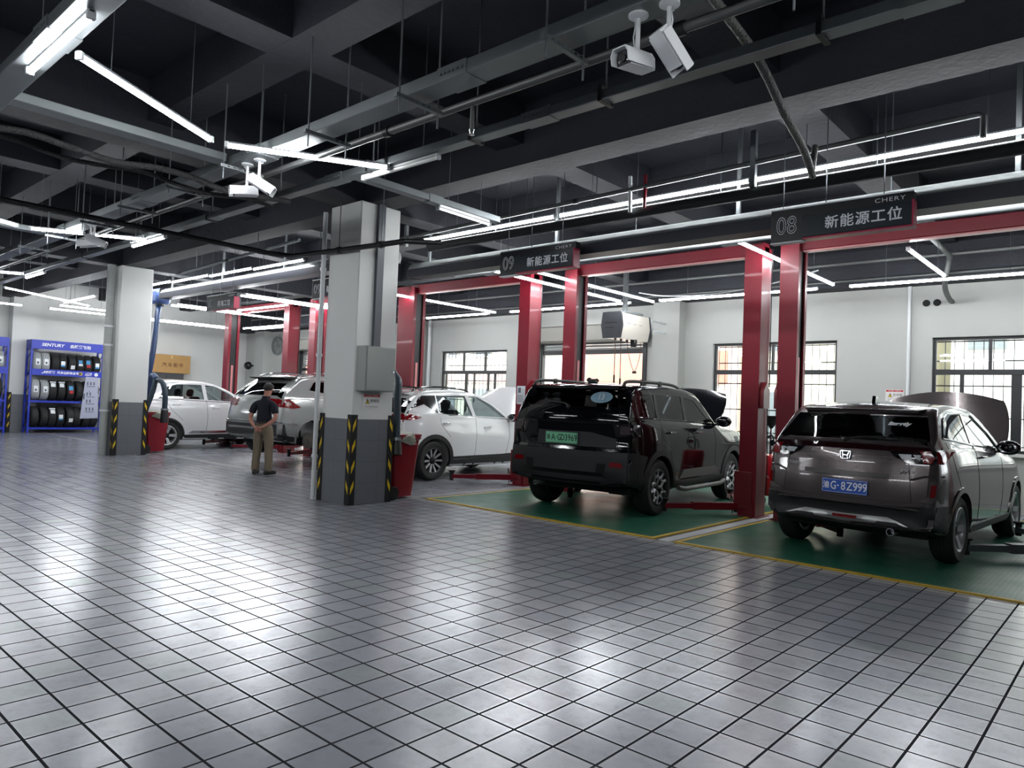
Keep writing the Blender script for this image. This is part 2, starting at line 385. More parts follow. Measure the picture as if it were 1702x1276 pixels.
# ------------------------------------------------------------------ the street outside
struct('ground', MB().bb((-70, YB+.3, -.35), (50, 90, -.16)), mat('pale_paving', (176, 172, 164), .8))
struct('ground.001', MB().bb((-70, -70, -.35), (50, YF-.3, -.16)), MATS['pale_paving'])
def house(lo, hi, wall_col, label, rows, sign=None):
    cx = (lo[0]+hi[0])/2; t = thing('building', label, 'building', (cx, lo[1], -.16))
    MB().bb((lo[0]-cx, 0, 0), (hi[0]-cx, hi[1]-lo[1], hi[2])).build('wall', mat('facade_%d_%d_%d' % wall_col, wall_col, .8), t)
    wm = mat('dull_shop_glass', (118, 126, 128), .3)
    for z0, z1 in rows:
        k = max(2, int((hi[0]-lo[0])/1.7)); st = (hi[0]-lo[0])/k
        for i in range(k):
            x = lo[0]-cx+st*(i+.5); f = MB().bb((x-.5, -.05, z0), (x+.5, .03, z1)).build('window_frame', mat('pale_frame', (190, 184, 170), .6), t)
            MB().bb((x-.44, -.07, z0+.06), (x+.44, -.045, z1-.06)).build('pane', wm, f)
    MB().bb((lo[0]-cx, -.5, hi[2]), (hi[0]-cx, hi[1]-lo[1]+.2, hi[2]+.25)).build('roof', mat('roof_slab', (170, 160, 150), .8), t)
    if sign:
        z0, z1, c = sign; MB().bb((lo[0]-cx+.3, -.12, z0), (hi[0]-cx-.3, -.02, z1)).build('shop_sign', mat('sign_%d_%d_%d' % c, c, .6, var=(5, .3)), t)
house((-46, 22, 0), (-25.3, 30, 7), (236, 232, 214), 'cream shop building seen through the roller door far along the back wall', ((.6, 2.4), (3.6, 5.2)), (2.6, 3.3, (176, 100, 80)))
house((-25.1, 21, 0), (-15.6, 30, 6), (240, 234, 216), 'pale yellow house with red shop sign behind the roller door', ((.6, 2.2), (3.4, 4.9)), (2.4, 2.9, (226, 196, 186)))
house((-15.4, 21, 0), (-9.5, 28, 6.5), (240, 218, 204), 'peach coloured shop with orange sign behind the roller door', ((.5, 1.5), (3.8, 5.0)), (2.5, 3.5, (206, 140, 118)))
house((-9.2, 21, 0), (-4.75, 28, 6), (240, 234, 206), 'yellowish house seen through the window behind the lift posts', ((.8, 2.3), (3.4, 4.8)))
house((-4.2, 23, 0), (6, 30, 6.5), (240, 240, 234), 'white house seen through the barred window above the grey crossover', ((.7, 2.2), (3.5, 5.0)))

# ------------------------------------------------------------------ green grating panels
def grating(x0, x1, y0, y1, label):
    t = thing('floor_grating', label, 'floor grating', ((x0+x1)/2, y0, .0)); hx = (x1-x0)/2; L = y1-y0
    MB().bb((-hx+.05, .05, .0), (hx-.05, L-.05, .012)).build('grating_panel', M_grate, t)
    b = MB()
    for a, c in (((-hx, 0, 0), (hx, .055, .014)), ((-hx, L-.055, 0), (hx, L, .014)), ((-hx, .055, 0), (-hx+.055, L-.055, .014)), ((hx-.055, .055, 0), (hx, L-.055, .014))): b.bb(a, c)
    b.build('yellow_border', M_yellow, t)
grating(-7.86, -4.08, 7.03, 12.9, 'green floor grating with yellow border under the black boxy car')
grating(-3.84, .6, 7.03, 12.9, 'green floor grating with yellow border under the brownish grey crossover')
struct('trim_4', MB().bb((-4.03, 7.03, 0), (-3.89, 12.9, .006)), mat('pale_strip_tile', (190, 190, 192), .35))

# ------------------------------------------------------------------ corner guards, pipes and boxes on the columns
def corner_guard(x, y, dx, dy, label, h=1.2):
    t = thing('corner_guard', label, 'corner guard', (x, y, 0), 0, 'striped corner guards'); a = .085; e = .011
    g = MB().bb((0, dy*e, 0), (dx*a, -dy*0, h)) if False else MB()
    g.bb((-dx*e, -dy*e, 0), (dx*a, 0, h)).bb((-dx*e, 0, 0), (0, dy*a, h)); g.build('rubber_strip', M_rubber, t)
    s = MB(); k = 4
    for i in range(k):
        z = .14+i*.275; f = e+.002
        q = [(dx*.012, z), (dx*.06, z+.10), (dx*.06, z+.19), (dx*.012, z+.09)]
        s.add([(p[0], -dy*f, p[1]) for p in q], [(0, 1, 2, 3)])
        q = [(dy*.012, z), (dy*.06, z+.10), (dy*.06, z+.19), (dy*.012, z+.09)]
        s.add([(-dx*f, p[0], p[1]) for p in q], [(0, 1, 2, 3)])
    s.build('yellow_stripes', M_refl, t)
(x0, x1, y0, y1), (u0, u1, v0, v1) = COLS; e = .009
corner_guard(x0-e, y0-e, 1, 1, 'striped guard on the middle column corner beside the thin white pipe')
corner_guard(x1+e, y0-e, -1, 1, 'striped guard on the nearest corner of the column with the grey cabinet')
corner_guard(x1+e, y1+e, -1, -1, 'striped guard on the cabinet column corner beside the red bin')
corner_guard(u1+e, v0-e, -1, 1, 'striped guard on the far column corner beside the stained drain pipe')
corner_guard(u1+e, v1+e, -1, -1, 'striped guard on the far column corner beside the red hose bin')
corner_guard(u0-e, v0-e, 1, 1, 'striped guard half hidden behind the stained drain pipe')
corner_guard(XL+.462+e, 6.09-e, -1, 1, 'striped guard on the wall pilaster left of the blue tyre rack')
def clip(mb, c, r, ax): mb.lathe([(r, -.02), (r+.012, -.02), (r+.012, .02), (r, .02)], 14, 'z', c)
t = thing('drain_pipe', 'thick grimy white drain pipe standing against the far column', 'pipe', (-16.69, 5.72, 0))
MB().tube([(0, 0, 0), (0, 0, 4.07)], .085, 16).build('pipe_run', M_grime, t)
for z in (.95, 2.35, 2.75): c = MB(); clip(c, (0, 0, z), .085, 0); c.build('pipe_clip', M_white_pl, t)
t = thing('wall_pipe', 'thin white pipe running up the corner of the cabinet column', 'pipe', (-8.68, 5.69, 0))
MB().tube([(0, 0, 0), (0, 0, 4.0)], .032, 12).build('pipe_run', M_white_pl, t)
for z in (.6, 2.0, 3.2): c = MB(); clip(c, (0, 0, z), .032, 0); c.build('pipe_clip', M_white_pl, t)
t = thing('wall_pipe', 'thin pale pipe running down the back wall beside the barred window', 'pipe', (-3.15, YB-.04, 0))
MB().tube([(0, 0, 0), (0, 0, 4.2)], .028, 10).build('pipe_run', M_white_pl, t)
t = thing('wall_pipe', 'white pipe running up the back wall left of the multi-pane window', 'pipe', (-15.45, YB-.06, 0))
MB().tube([(0, 0, 0), (0, 0, 4.2)], .05, 12).build('pipe_run', M_white_pl, t)
MB().bb((x1, 6.0, 2.12), (x1+.05, 6.11, 4.07)).build('cable_trunking', mat('grey_trunking', (78, 82, 90), .4), None)
tag(bpy.data.objects['cable_trunking'], 'dark grey cable trunking rising from the cabinet up the column', 'trunking')
t = thing('electrical_cabinet', 'light grey metal electrical cabinet fixed to the column', 'electrical cabinet', (x1, 6.02, 1.52))
MB().bb((0, -.25, 0), (.2, .25, .6), bev=.008).build('body', mat('cabinet_grey', (158, 163, 158), .4), t)
d = MB().bb((.2, -.235, .012), (.214, .235, .588), bev=.005).build('door', mat('cabinet_grey', (158, 163, 158), .4), t)
MB().lathe([(0, .022), (.012, .022), (.016, .016), (.016, 0)], 14, 'x', (.214, .19, .27)).build('lock', M_chrome, d)
M_signred = mat('sign_red', (190, 30, 44), .4); M_signblack = mat('sign_black', (22, 22, 24), .5); M_signwhite = mat('sign_white', (228, 226, 224), .4)
def hazard_sign(loc, ax, label, W=.29, H=.2):
    n = Vector(ax).cross(Vector((0,0,1)))
    t = thing('warning_sign', label, 'sign', loc)
    def pl(mb, x, z, d): return place(mb, Vector(ax)*x+Vector((0,0,z))+n*d, ax, (0,0,1))
    def rect(a, b, c, d): return MB().add([(a, c, 0), (b, c, 0), (b, d, 0), (a, d, 0)], [(0, 1, 2, 3)])
    pl(MB().bb((-W/2, -H/2, -.004), (W/2, H/2, 0)), 0, 0, .005).build('plate', M_signwhite, t)
    pl(rect(-W*.47, W*.47, H*.30, H*.46), 0, 0, .006).build('red_band', M_signred, t)
    tr = MB().add([(-W*.36, -H*.17, 0), (-W*.12, -H*.17, 0), (-W*.24, H*.2, 0)], [(0, 1, 2)]); pl(tr, 0, 0, .006).build('triangle_border', M_signblack, t)
    tr = MB().add([(-W*.335, -H*.14, 0), (-W*.145, -H*.14, 0), (-W*.24, H*.15, 0)], [(0, 1, 2)]); pl(tr, 0, 0, .007).build('triangle', M_refl, t)
    tr = MB().add([(-.004, .028, 0), (.006, .028, 0), (0, .004, 0), (.007, .004, 0), (-.006, -.026, 0), (-.001, -.003, 0), (-.008, -.003, 0)], [(0, 6, 5, 2, 3, 1)]).add([(-.001, -.003, 0), (.003, .0, 0), (-.006, -.026, 0)], [(0, 1, 2)]); pl(tr, -W*.24, -.008, .008).build('bolt_mark', M_signblack, t)
    pl(text_mb('配电箱', H*.25), W*.17, H*.02, .007).build('lettering', M_signblack, t)
    pl(text_mb('当心触电  注意安全', H*.115), 0, H*.38, .007).build('band_lettering', M_signwhite, t)
    pl(text_mb('责任人  电话:13983107987', H*.095), 0, -H*.36, .007).build('small_lettering', M_signblack, t)
hazard_sign((x1+.009, 6.035, 1.385), (0, 1, 0), 'white and red electrical warning sign below the cabinet on the column')
hazard_sign((-3.36, YB-.002, 1.84), (1, 0, 0), 'white and red electrical warning sign on the back wall behind the grey crossover')

# ------------------------------------------------------------------ cable trays, hangers and pipes under the ceiling
M_slot = mat('slot_shadow', (14, 14, 16), .8)
def tray_x(x0, x1, y, z, wdt, h, label):
    t = thing('cable_tray', label, 'cable tray', (x0, y, z), 0, 'cable trays under the ceiling'); L = x1-x0
    MB().bb((0, -wdt/2, 0), (L, wdt/2, h), bev=.006).build('trunking', M_galv, t)
    k = max(1, int(L/2.6)); s = MB()
    for i in range(k):
        x = .9+i*2.62
        if x+.3 < L: 
            j = MB().bb((x, -wdt/2-.004, -.004), (x+.28, wdt/2+.004, h+.004))
            for q in range(6): j.bb((x+.03+q*.04, -wdt/2-.012, h*.4), (x+.045+q*.04, -wdt/2-.003, h*.4+.015))
            j.build('joint_sleeve', M_galv, t)
    return t
tray_x(-24.5, 4.5, 1.37, 3.57, .19, .08, 'galvanised cable tray nearest the camera, above the brightest slanting tube')
tray_x(-25.5, 4.5, 3.30, 3.57, .19, .09, 'broad galvanised cable tray carrying the white security cameras')
tray_x(-25.5, 4.5, 4.13, 3.57, .12, .07, 'slim galvanised cable tray ending over the unlit tube near the column')
def tray_y(x, y0, y1, z, wdt, label):
    t = thing('cable_tray', label, 'cable tray', (x, y0, z), 0, 'cable trays under the ceiling')
    MB().bb((-wdt/2, 0, 0), (wdt/2, y1-y0, .075), bev=.005).build('trunking', M_galv, t)
    MB().bb((-wdt/2-.005, (y1-y0)*.5-.1, -.005), (wdt/2+.005, (y1-y0)*.5+.1, .08)).build('joint_sleeve', M_galv, t)
tray_y(-6.62, -1.0, 3.18, 3.60, .17, 'grey cable tray crossing towards the camera above the dark cable bundles')
tray_y(-5.95, 4.22, 6.3, 3.60, .10, 'short galvanised tray running from the slim tray to the column beam')
tray_y(-11.95, -1.0, 3.18, 3.60, .15, 'grey cross tray far left below the ceiling beams')
def hanger(x, y, wdt, zb, label, first=[None]):
    if first[0] is None:
        t = thing('tray_hanger', label, 'hanger', (x, y, zb), 0, 'trapeze hangers of the camera tray')
        for s in (-1, 1): MB().tube([(0, s*wdt/2, -.12), (0, s*wdt/2, ZC-zb)], .007, 8).build('rod', M_rod, t)
        c = MB().box((0, 0, 0), (.035, wdt+.07, .028)).build('crossbar', M_galv, t)
        b = MB()
        for q in range(6): b.box((.019, -wdt/2+.04+q*wdt*.15, 0), (.006, .022, .012))
        b.build('slots', M_chrome, c); first[0] = t
    else: dup(first[0], (x, y, zb), label=label)
for x, lab in ((-1.34, 'trapeze hanger at the top right edge, behind the nearest camera pair'), (-2.62, 'trapeze hanger just left of the nearest camera pair'), (-3.93, 'trapeze hanger of the camera tray above the hanging sprinkler drop'), (-5.06, 'trapeze hanger of the camera tray between two lit tubes'), (-6.47, 'trapeze hanger beside the middle pair of cameras'), (-7.65, 'trapeze hanger left of the middle camera pair'), (-8.95, 'third trapeze hanger left of the middle camera pair'), (-10.2, 'trapeze hanger beside the farthest camera'), (-11.6, 'trapeze hanger over the far bent row of tubes'), (-12.9, 'trapeze hanger just beyond the far bent row of tubes')):
    hanger(x, 3.30, .36, 3.53, lab)
def rod_hanger(x, y, zb, label, wdt=.13, first=[None]):
    if first[0] is None:
        t = thing('rod_hanger', label, 'hanger', (x, y, zb), 0, 'single rod hangers')
        MB().tube([(0, 0, .1), (0, 0, ZC-zb)], .007, 8).build('rod', M_rod, t)
        MB().box((0, 0, -.004), (.03, wdt+.03, .008)).box((0, wdt/2+.011, .05), (.03, .008, .1)).box((0, -wdt/2-.011, .05), (.03, .008, .1)).box((0, 0, .1), (.03, wdt+.03, .008)).build('clamp', M_blk, t); first[0] = t
    else: dup(first[0], (x, y, zb), label=label)
for x, lab in ((-1.42, 'rod hanger of the slim tray at upper right of the picture'), (-4.18, 'rod hanger of the slim tray right of the unlit tube'), (-2.9, 'rod hanger of the slim tray below the nearest cameras'), (-5.55, 'rod hanger of the slim tray over the unlit tube'), (-7.2, 'rod hanger of the slim tray left of the unlit tube'), (-8.8, 'rod hanger of the slim tray above the column'), (-11.0, 'rod hanger of the slim tray beside the far short bright tube'), (-13.2, 'farthest rod hanger of the slim tray')):
    rod_hanger(x, 4.13, 3.562, lab)
def pipe(name, label, cat, pts, r, m, loc=None, smooth=None, clamps=(), rods=()):
    p0 = Vector(pts[0]); t = thing(name, label, cat, p0)
    q = [Vector(p)-p0 for p in pts]; q = smooth_path(q, smooth) if smooth else q
    MB().tube(q, r, 12).build('pipe_run' if 'pipe' in name or 'duct' in name else 'run', m, t)
    for c in clamps:
        v = Vector(c)-p0; MB().tube([v-Vector((.03, 0, 0)), v+Vector((.03, 0, 0))], r*1.35, 12).build('collar', M_blk, t)
    for c in rods:
        v = Vector(c)-p0; MB().tube([v, Vector((v.x, v.y, ceil_at(c[0], c[1])-p0.z))], .006, 8).build('hanger_rod', M_rod, t)
    return t
M_blkpipe = mat('black_pipe', (26, 27, 30), .4); M_greypipe = mat('grey_pipe', (96, 98, 98), .45, .4)
pipe('pipe', 'black pipe passing in front of the middle column', 'pipe', [(-9.72, 2.0, 3.5), (-9.72, 5.45, 3.5), (-9.6, 5.62, 3.49), (-9.4, 5.66, 3.46), (-7.3, 5.66, 3.385), (-6.95, 5.7, 3.39), (-6.85, 6.2, 3.45)], .035, M_blkpipe, clamps=((-8.28, 5.66, 3.42), (-7.35, 5.66, 3.387)), rods=((-8.28, 5.66, 3.42), (-7.35, 5.66, 3.4)))
pipe('pipe', 'fat black pipe under the long bright tube above the lifts', 'pipe', [(-8.1, 7.12, 3.715), (2.7, 7.12, 3.69)], .066, mat('satin_black_pipe', (52, 55, 57), .6), rods=((-6.75, 7.12, 3.72), (-3.47, 7.12, 3.72), (-1.93, 7.12, 3.72), (-.44, 7.12, 3.72)))
pipe('sprinkler_pipe', 'thin grey sprinkler pipe running behind the main beam', 'pipe', [(-10.0, 7.0, 3.86), (-1.12, 7.0, 4.0), (-1.08, 7.0, 3.98), (-1.08, 7.0, 3.8)], .026, M_greypipe, clamps=((-5.3, 7.0, 3.934),), rods=((-7.4, 7.0, 3.9), (-5.0, 7.0, 3.94)))
pipe('sprinkler_pipe', 'grey sprinkler pipe between the two columns above the tube row', 'pipe', [(-13.9, 5.95, 3.66), (-9.75, 5.95, 3.8)], .026, M_galv, clamps=((-12.0, 5.95, 3.72),), rods=((-13.2, 5.95, 3.68), (-11.0, 5.95, 3.76)))
pipe('pipe', 'dark pipe running just behind the camera tray', 'pipe', [(-25, 3.55, 3.56), (4, 3.55, 3.56)], .03, M_greypipe, clamps=((-4.6, 3.55, 3.56), (-2.0, 3.55, 3.56)))
t = thing('sprinkler_drop', 'short sprinkler drop hanging from the dark pipe behind the camera tray', 'sprinkler', (-3.64, 3.55, 3.53))
MB().tube([(0, 0, 0), (0, 0, -.17)], .016, 10).build('drop_pipe', M_greypipe, t); MB().lathe([(0, 0), (.02, 0), (.012, -.03), (.024, -.035), (0, -.04)], 12, 'z', (0, 0, -.17)).build('sprinkler_head', M_chrome, t)
for k, (dx, lab) in enumerate(((0, 'dark lumpy cable bundle hanging below the left cross tray'), (-.28, 'second dark cable bundle left of the left cross tray'))):
    pipe('cable_bundle', lab, 'cable bundle', [(-7.05+dx, .3+i*.35, 3.50+.03*math.sin(i*1.9+k)) for i in range(12)], .03-.008*k, mat('dark_cables', (58, 58, 60), .6, bump=(70, .9)), smooth=3)
pipe('flexible_duct', 'dirty flexible duct sagging across the main beam', 'duct', [(-1.95, 3.7, 3.86), (-1.93, 4.4, 3.72), (-1.97, 5.0, 3.55), (-2.02, 5.5, 3.47), (-2.12, 6.0, 3.42), (-2.3, 6.5, 3.6), (-2.4, 6.85, 3.95)], .03, mat('dirty_duct', (92, 92, 88), .6, bump=(60, .8)), smooth=5)
pipe('pipe', 'upper pale pipe running behind the duct rail above the lifts', 'pipe', [(-8.4, 7.9, 3.56), (2, 7.9, 3.50)], .03, M_white_pl, rods=((-5.0, 7.9, 3.55), (-2.0, 7.9, 3.5)))
pipe('pipe', 'lower pale pipe just beneath the upper one above the lifts', 'pipe', [(-8.4, 7.96, 3.46), (2, 7.96, 3.40)], .03, M_white_pl)
pipe('pipe', 'long grey pipe along the back wall above the windows', 'pipe', [(-24, 13.2, 3.80), (4, 13.2, 3.80)], .022, M_greypipe)
pipe('pipe', 'second grey pipe along the back wall, nearer the ceiling', 'pipe', [(-24, 12.9, 4.05), (4, 12.9, 4.05)], .03, M_greypipe)
pipe('cable', 'white cable sagging between the lifts and the back wall', 'cable', [(-7.6, 12.2, 3.72), (-7.0, 12.25, 3.62), (-6.0, 12.3, 3.60), (-5.0, 12.3, 3.70), (-4.2, 12.3, 3.86)], .012, M_white_pl, smooth=5)
pipe('pipe', 'grey pipe bending down to the three holes in the back wall', 'pipe', [(-2.35, 11.0, 4.0), (-2.38, 12.6, 4.0), (-2.42, 12.95, 3.95), (-2.5, 13.1, 3.6), (-2.52, 13.5, 3.45), (-2.52, 13.82, 3.42)], .04, M_greypipe, smooth=5)
for i, x in enumerate((-2.9, -2.74)):
    tag(MB().lathe([(0, .0), (.05, .0), (.05, .012), (.058, .012), (.058, 0)], 16, 'y', (x, YB-.014, 3.42)).build('wall_hole_sleeve', M_slot), ('left one', 'middle one')[i]+' of the three round pipe holes high on the back wall', 'wall hole')
# hanging posts
def post(x, y, z0, z1, wdt, m, name, label):
    tag(MB().bb((x-wdt/2, y-wdt/2, z0), (x+wdt/2, y+wdt/2, z1)).build(name, m), label, 'post')
post(-3.06, 7.0, 3.72, 4.3, .055, M_galv, 'hanging_post', 'galvanised post dropping from the beam to the long tube, right half')
post(-8.5, 7.0, 3.75, 4.07, .05, M_galv, 'hanging_post', 'galvanised post hanging right beside the middle column')
post(-14.3, 7.0, 3.9, 4.3, .05, M_galv, 'hanging_post', 'galvanised post holding the tube row between the columns')
pipe('hose_tube', 'short clear tube hanging beside the red tube over the lifts', 'tube', [(-4.52, 7.0, 3.68), (-4.53, 7.0, 4.1)], .022, M_white_pl)
pipe('hose_tube', 'short dark red tube hanging beside the clear tube', 'tube', [(-4.33, 7.0, 3.70), (-4.33, 7.0, 4.08)], .02, M_redd)

# ------------------------------------------------------------------ exhaust duct rails
M_rail = mat('duct_rail_grey', (138, 142, 142), .4, .35); M_raild = mat('duct_rail_shade', (34, 38, 50), .5)
def duct_rail(x0, x1, z, label):
    t = thing('exhaust_duct_rail', label, 'exhaust duct', (x0, 7.38, z)); L = x1-x0
    prof = [(-.14, 0), (.14, 0), (.16, .10), (.13, .17), (.05, .215), (-.05, .215), (-.13, .17), (-.16, .10)]
    MB().prism(prof, 0, L, 'x').build('rail_body', M_rail, t)
    MB().bb((0, -.146, -.012), (L, .146, .0)).bb((0, -.172, -.03), (L, -.158, .10)).build('shaded_lower_face', M_raild, t)  # dark strips paint shade onto the rail's lower face and underside
    for i in range(int(L/2.5)+1): MB().bb((.3+i*2.5, -.018, .20), (.34+i*2.5, .018, ceil_at(x0+.32+i*2.5, 7.38)-z)).build('bracket', M_galv, t)
    MB().bb((-.03, -.16, -.02), (0, .16, .23)).build('end_cap', M_blk, t)
duct_rail(-17.9, -9.25, 3.66, 'long grey exhaust duct rail between the two columns')
duct_rail(-8.7, 2.7, 3.35, 'long grey exhaust duct rail over the two green bays')

# ------------------------------------------------------------------ LED tubes
M_leddim = mat('dim_led_strip', (255, 255, 255), .3, emit=(.95, .97, 1), estr=9)
def led(a, b, label, r=.021, lit=True, group=None):
    a = Vector(a); b = Vector(b); d = (b-a); L = d.length; rz = math.atan2(d.y, d.x)
    t = thing('led_tube_lamp', label, 'tube lamp', a, rz, group)
    MB().bb((0, -.016, .014), (L, .016, .034), bev=.003).build('housing', M_white_pl if not lit else mat('lamp_housing', (120, 124, 128), .5), t)
    MB().tube([(.02, 0, 0), (L-.02, 0, 0)], r, 10).build('tube', (M_led if r > .01 else M_leddim) if lit else mat('unlit_tube', (205, 206, 204), .35), t)
    for x in (0, L-.03): MB().bb((x, -.025, -.022), (x+.03, .025, .03), bev=.004).build('end_cap', M_white_pl, t)
    for x in (L*.2, L*.8):
        q = a.lerp(b, x/L); MB().tube([(x, 0, .04), (x, 0, ceil_at(q.x, q.y)-a.z)], .0035, 6).build('wire', M_rod, t)
Z = 3.545
led((-5.70, 1.37, 3.535), (-4.52, 1.37, 3.535), 'bright tube under the nearest tray in the upper left corner')
led((-5.17, 1.50, Z), (-5.96, 2.76, Z), 'long bright tube slanting from the upper left corner to the bend')
led((-5.97, 2.88, Z), (-5.26, 4.10, Z), 'bright tube crossing under the camera tray beside the middle camera pair')
led((-5.70, 4.13, 3.53), (-4.62, 4.13, 3.53), 'unlit tube under the slim tray above the column', lit=False)
led((-10.55, 1.45, Z), (-11.36, 2.70, Z), 'far slanting tube at the left edge of the picture')
led((-11.38, 2.84, Z), (-11.05, 3.42, Z), 'short lit tube left of the farthest camera')
led((-11.0, 3.5, Z), (-10.68, 4.08, Z), 'short lit tube right of the farthest camera')
led((-11.28, 4.13, 3.53), (-10.15, 4.13, 3.53), 'short bright tube under the slim tray, left of the column')
led((-16.7, 2.95, Z), (-16.15, 3.98, Z), 'distant slanting tube at the left edge, far end')
led((-16.55, 4.13, 3.53), (-15.4, 4.13, 3.53), 'distant tube under the slim tray at the left edge')
for i in range(5): led((-8.25+i*2.58, 7.14, 3.84), (-5.72+i*2.58, 7.14, 3.84), ('%s tube of the long row above the lifts' % ('first', 'second', 'third', 'fourth', 'fifth')[i])+', counted from the column', group='long tube row over the lifts') if i < 4 else None
for i in range(4): led((-18.9+i*1.86, 7.14, 3.97-.027*i), (-17.08+i*1.86, 7.14, 3.97-.027*i), '%s tube of the row over the left duct rail, counted from the far column' % ('first', 'second', 'third', 'fourth')[i], group='tube row over the left duct rail')
led((-6.0, 5.36, 3.58), (-6.02, 6.25, 3.58), 'narrow dim tube behind the unlit one, pointing to the lifts', r=.009)
Z = 3.55
for x, y0, y1, lab in ((-7.93, 7.62, 12.05, 'long tube over the gap beside sign 09, left of its pair'), (-7.38, 7.62, 12.4, 'long tube over the gap beside sign 09, right of its pair'), (-11.5, 7.7, 12.25, 'long tube in front of the pale window, beside the lift post'), (-3.92, 7.62, 12.2, 'long tube slanting behind sign 08 to the back wall'), (-14.82, 7.62, 9.9, 'left tube of the pair beside sign 10'), (-14.55, 7.62, 9.9, 'right tube of the pair beside sign 10'), (-17.9, 7.62, 9.3, 'front tube of the pair left of sign 10'), (-18.25, 7.62, 11.0, 'rear tube of the pair left of sign 10'), (-2.3, 9.9, 12.0, 'tube under the ceiling inside the bay of sign 08'), (-22.4, 8.5, 11.4, 'tube along the left wall above the cardboard box'), (-22.4, 11.7, 11.72, '')):
    if lab: led((x, y0, Z+(.03 if x == -3.92 else 0)), (x, y1, Z+(.03 if x == -3.92 else 0)), lab)
led((-17.6, 9.05, Z), (-15.2, 9.05, Z), 'tube crossing behind sign 10 towards the red lift')
led((-22.2, 11.65, Z), (-19.7, 11.65, Z), 'tube along the back in the far left corner')
for x0, x1, lab in ((-14.0, -11.75, 'back wall tube in front of the multi-pane window'), (-11.1, -7.85, 'back wall tube in front of the roller door'), (-7.2, -4.2, 'back wall tube above the window behind the lift posts'), (-3.7, -1.0, 'back wall tube above the barred window at the right'), (-.9, 1.8, 'back wall tube at the right edge of the picture')):
    led((x0, 12.3, Z), (x1, 12.3, Z), lab)
led((-20.6, 6.0, Z), (-18.3, 5.95, Z), 'distant tube near the left wall above the tyre rack')
led((-21.4, 6.1, Z), (-21.5, 7.4, Z), 'distant tube running beside the left wall above the tyre rack')
led((-18.9, 4.3, Z), (-20.7, 6.6, Z), 'distant slanting tube above the tyre rack', r=.014)

for a, b, lab in (((-6, -1.2, Z), (-3.7, -1.2, Z), 'behind the viewer'), ((-1.2, -1.2, Z), (1.2, -1.2, Z), 'straight behind the viewer'), ((-12, -1.2, Z), (-9.7, -1.2, Z), 'far behind to the left'), ((-8.5, -4, Z), (-6.2, -4, Z), 'deep behind the viewer'), ((-2.5, -4, Z), (0, -4, Z), 'deepest behind the viewer'), ((-17, -1.2, Z), (-14.7, -1.2, Z), 'farthest behind to the left'), ((.2, 1.5, Z), (-.56, 2.76, Z), 'slanting, just right of the nearest cameras'), ((-.57, 2.88, Z), (.14, 4.1, Z), 'slanting back, right of the nearest cameras'), ((.3, 1.37, 3.535), (1.5, 1.37, 3.535), 'beyond the upper right corner'), ((-14.5, -4, Z), (-12.2, -4, Z), 'deep behind to the left'), ((-21.5, -1.2, Z), (-19.2, -1.2, Z), 'near the left wall, behind'), ((-21.5, 2.2, Z), (-19.2, 2.2, Z), 'near the left wall, level with the camera')):
    led(a, b, 'unseen tube lamp over the open aisle '+lab, group='unseen tubes over the aisle')  # unseen; tubes behind and far left are added fill, others continue the pattern
led((-22.75, 8.5, Z), (-22.75, 11.4, Z), 'outer tube along the left wall, paired above the cardboard box')
led((-22.2, 11.95, Z), (-19.7, 11.95, Z), 'rear tube of the pair in the far left corner')
led((-22.6, 3.0, Z), (-22.6, 5.6, Z), 'added tube along the left wall in front of the cut-off rack')  # extra tube, added to brighten the left wall
led((-22.6, 6.2, Z), (-22.6, 8.2, Z), 'added tube along the left wall in front of the tyre rack')  # another added tube, lifts the wall brightness around the rack

# ------------------------------------------------------------------ security cameras
def sec_camera(x, y, z, rz, tilt, label, drop=.21):
    t = thing('security_camera', label, 'security camera', (x, y, z), rz, 'white security cameras under the tray')
    MB().lathe([(0, 0), (.055, 0), (.055, -.010), (.03, -.022), (0, -.022)], 20, 'z').build('mounting_plate', M_white_pl, t)
    MB().tube([(0, 0, -.015), (0, 0, -drop)], .013, 12).sphere((0, 0, -drop), .021, 12, 8).tube([(.018, 0, -drop+.02), (.03, .0, -drop*.55), (.018, 0, -.05), (.0, .03, -.03)], .004, 6).build('arm', M_white_pl, t)
    M = Matrix.Translation((0, 0, -drop-.055)) @ Matrix.Rotation(-tilt, 4, 'X')
    b = MB(); sec = [(-.045, -.035), (.045, -.035), (.048, .01), (.036, .04), (-.036, .04), (-.048, .01)]
    b.prism(sec, -.10, .11, 'y').xf(M); body = b.build('body', mat('camera_white', (236, 238, 240), .4), t)
    hood = MB().prism([(-.058, -.03), (-.06, .02), (-.042, .053), (.042, .053), (.06, .02), (.058, -.03), (.052, -.03), (.054, .018), (.038, .046), (-.038, .046), (-.054, .018), (-.052, -.03)], -.085, .15, 'y').xf(M)
    hood.build('sun_shield', mat('camera_white', (236, 238, 240), .4), t)
    f = MB().prism([(-.042, -.032), (.042, -.032), (.045, .01), (.034, .038), (-.034, .038), (-.045, .01)], .11, .116, 'y').lathe([(0, .0), (.02, .0), (.02, .012), (0, .012)], 16, 'y', (0, .114, .0)).xf(M); face = f.build('lens_plate', M_blackpl, body)
    MB().lathe([(0, 0), (.008, 0), (0, .005)], 10, 'y', (-.026, .116, -.012)).lathe([(0, 0), (.008, 0), (0, .005)], 10, 'y', (.026, .116, -.012)).xf(M).build('infrared_lamps', M_chrome, body)
    place(text_mb('HIKVISION', .012, spacing=1.05), M @ Vector((.0525, .02, .005)), M.to_3x3() @ Vector((0, 1, 0)), M.to_3x3() @ Vector((0, 0, 1))).build('lettering', mat('grey_print', (90, 90, 92), .5), body)
sec_camera(-2.12, 3.30, 3.57, R(174), R(8), 'white security camera facing the aisle, left of the nearest pair')
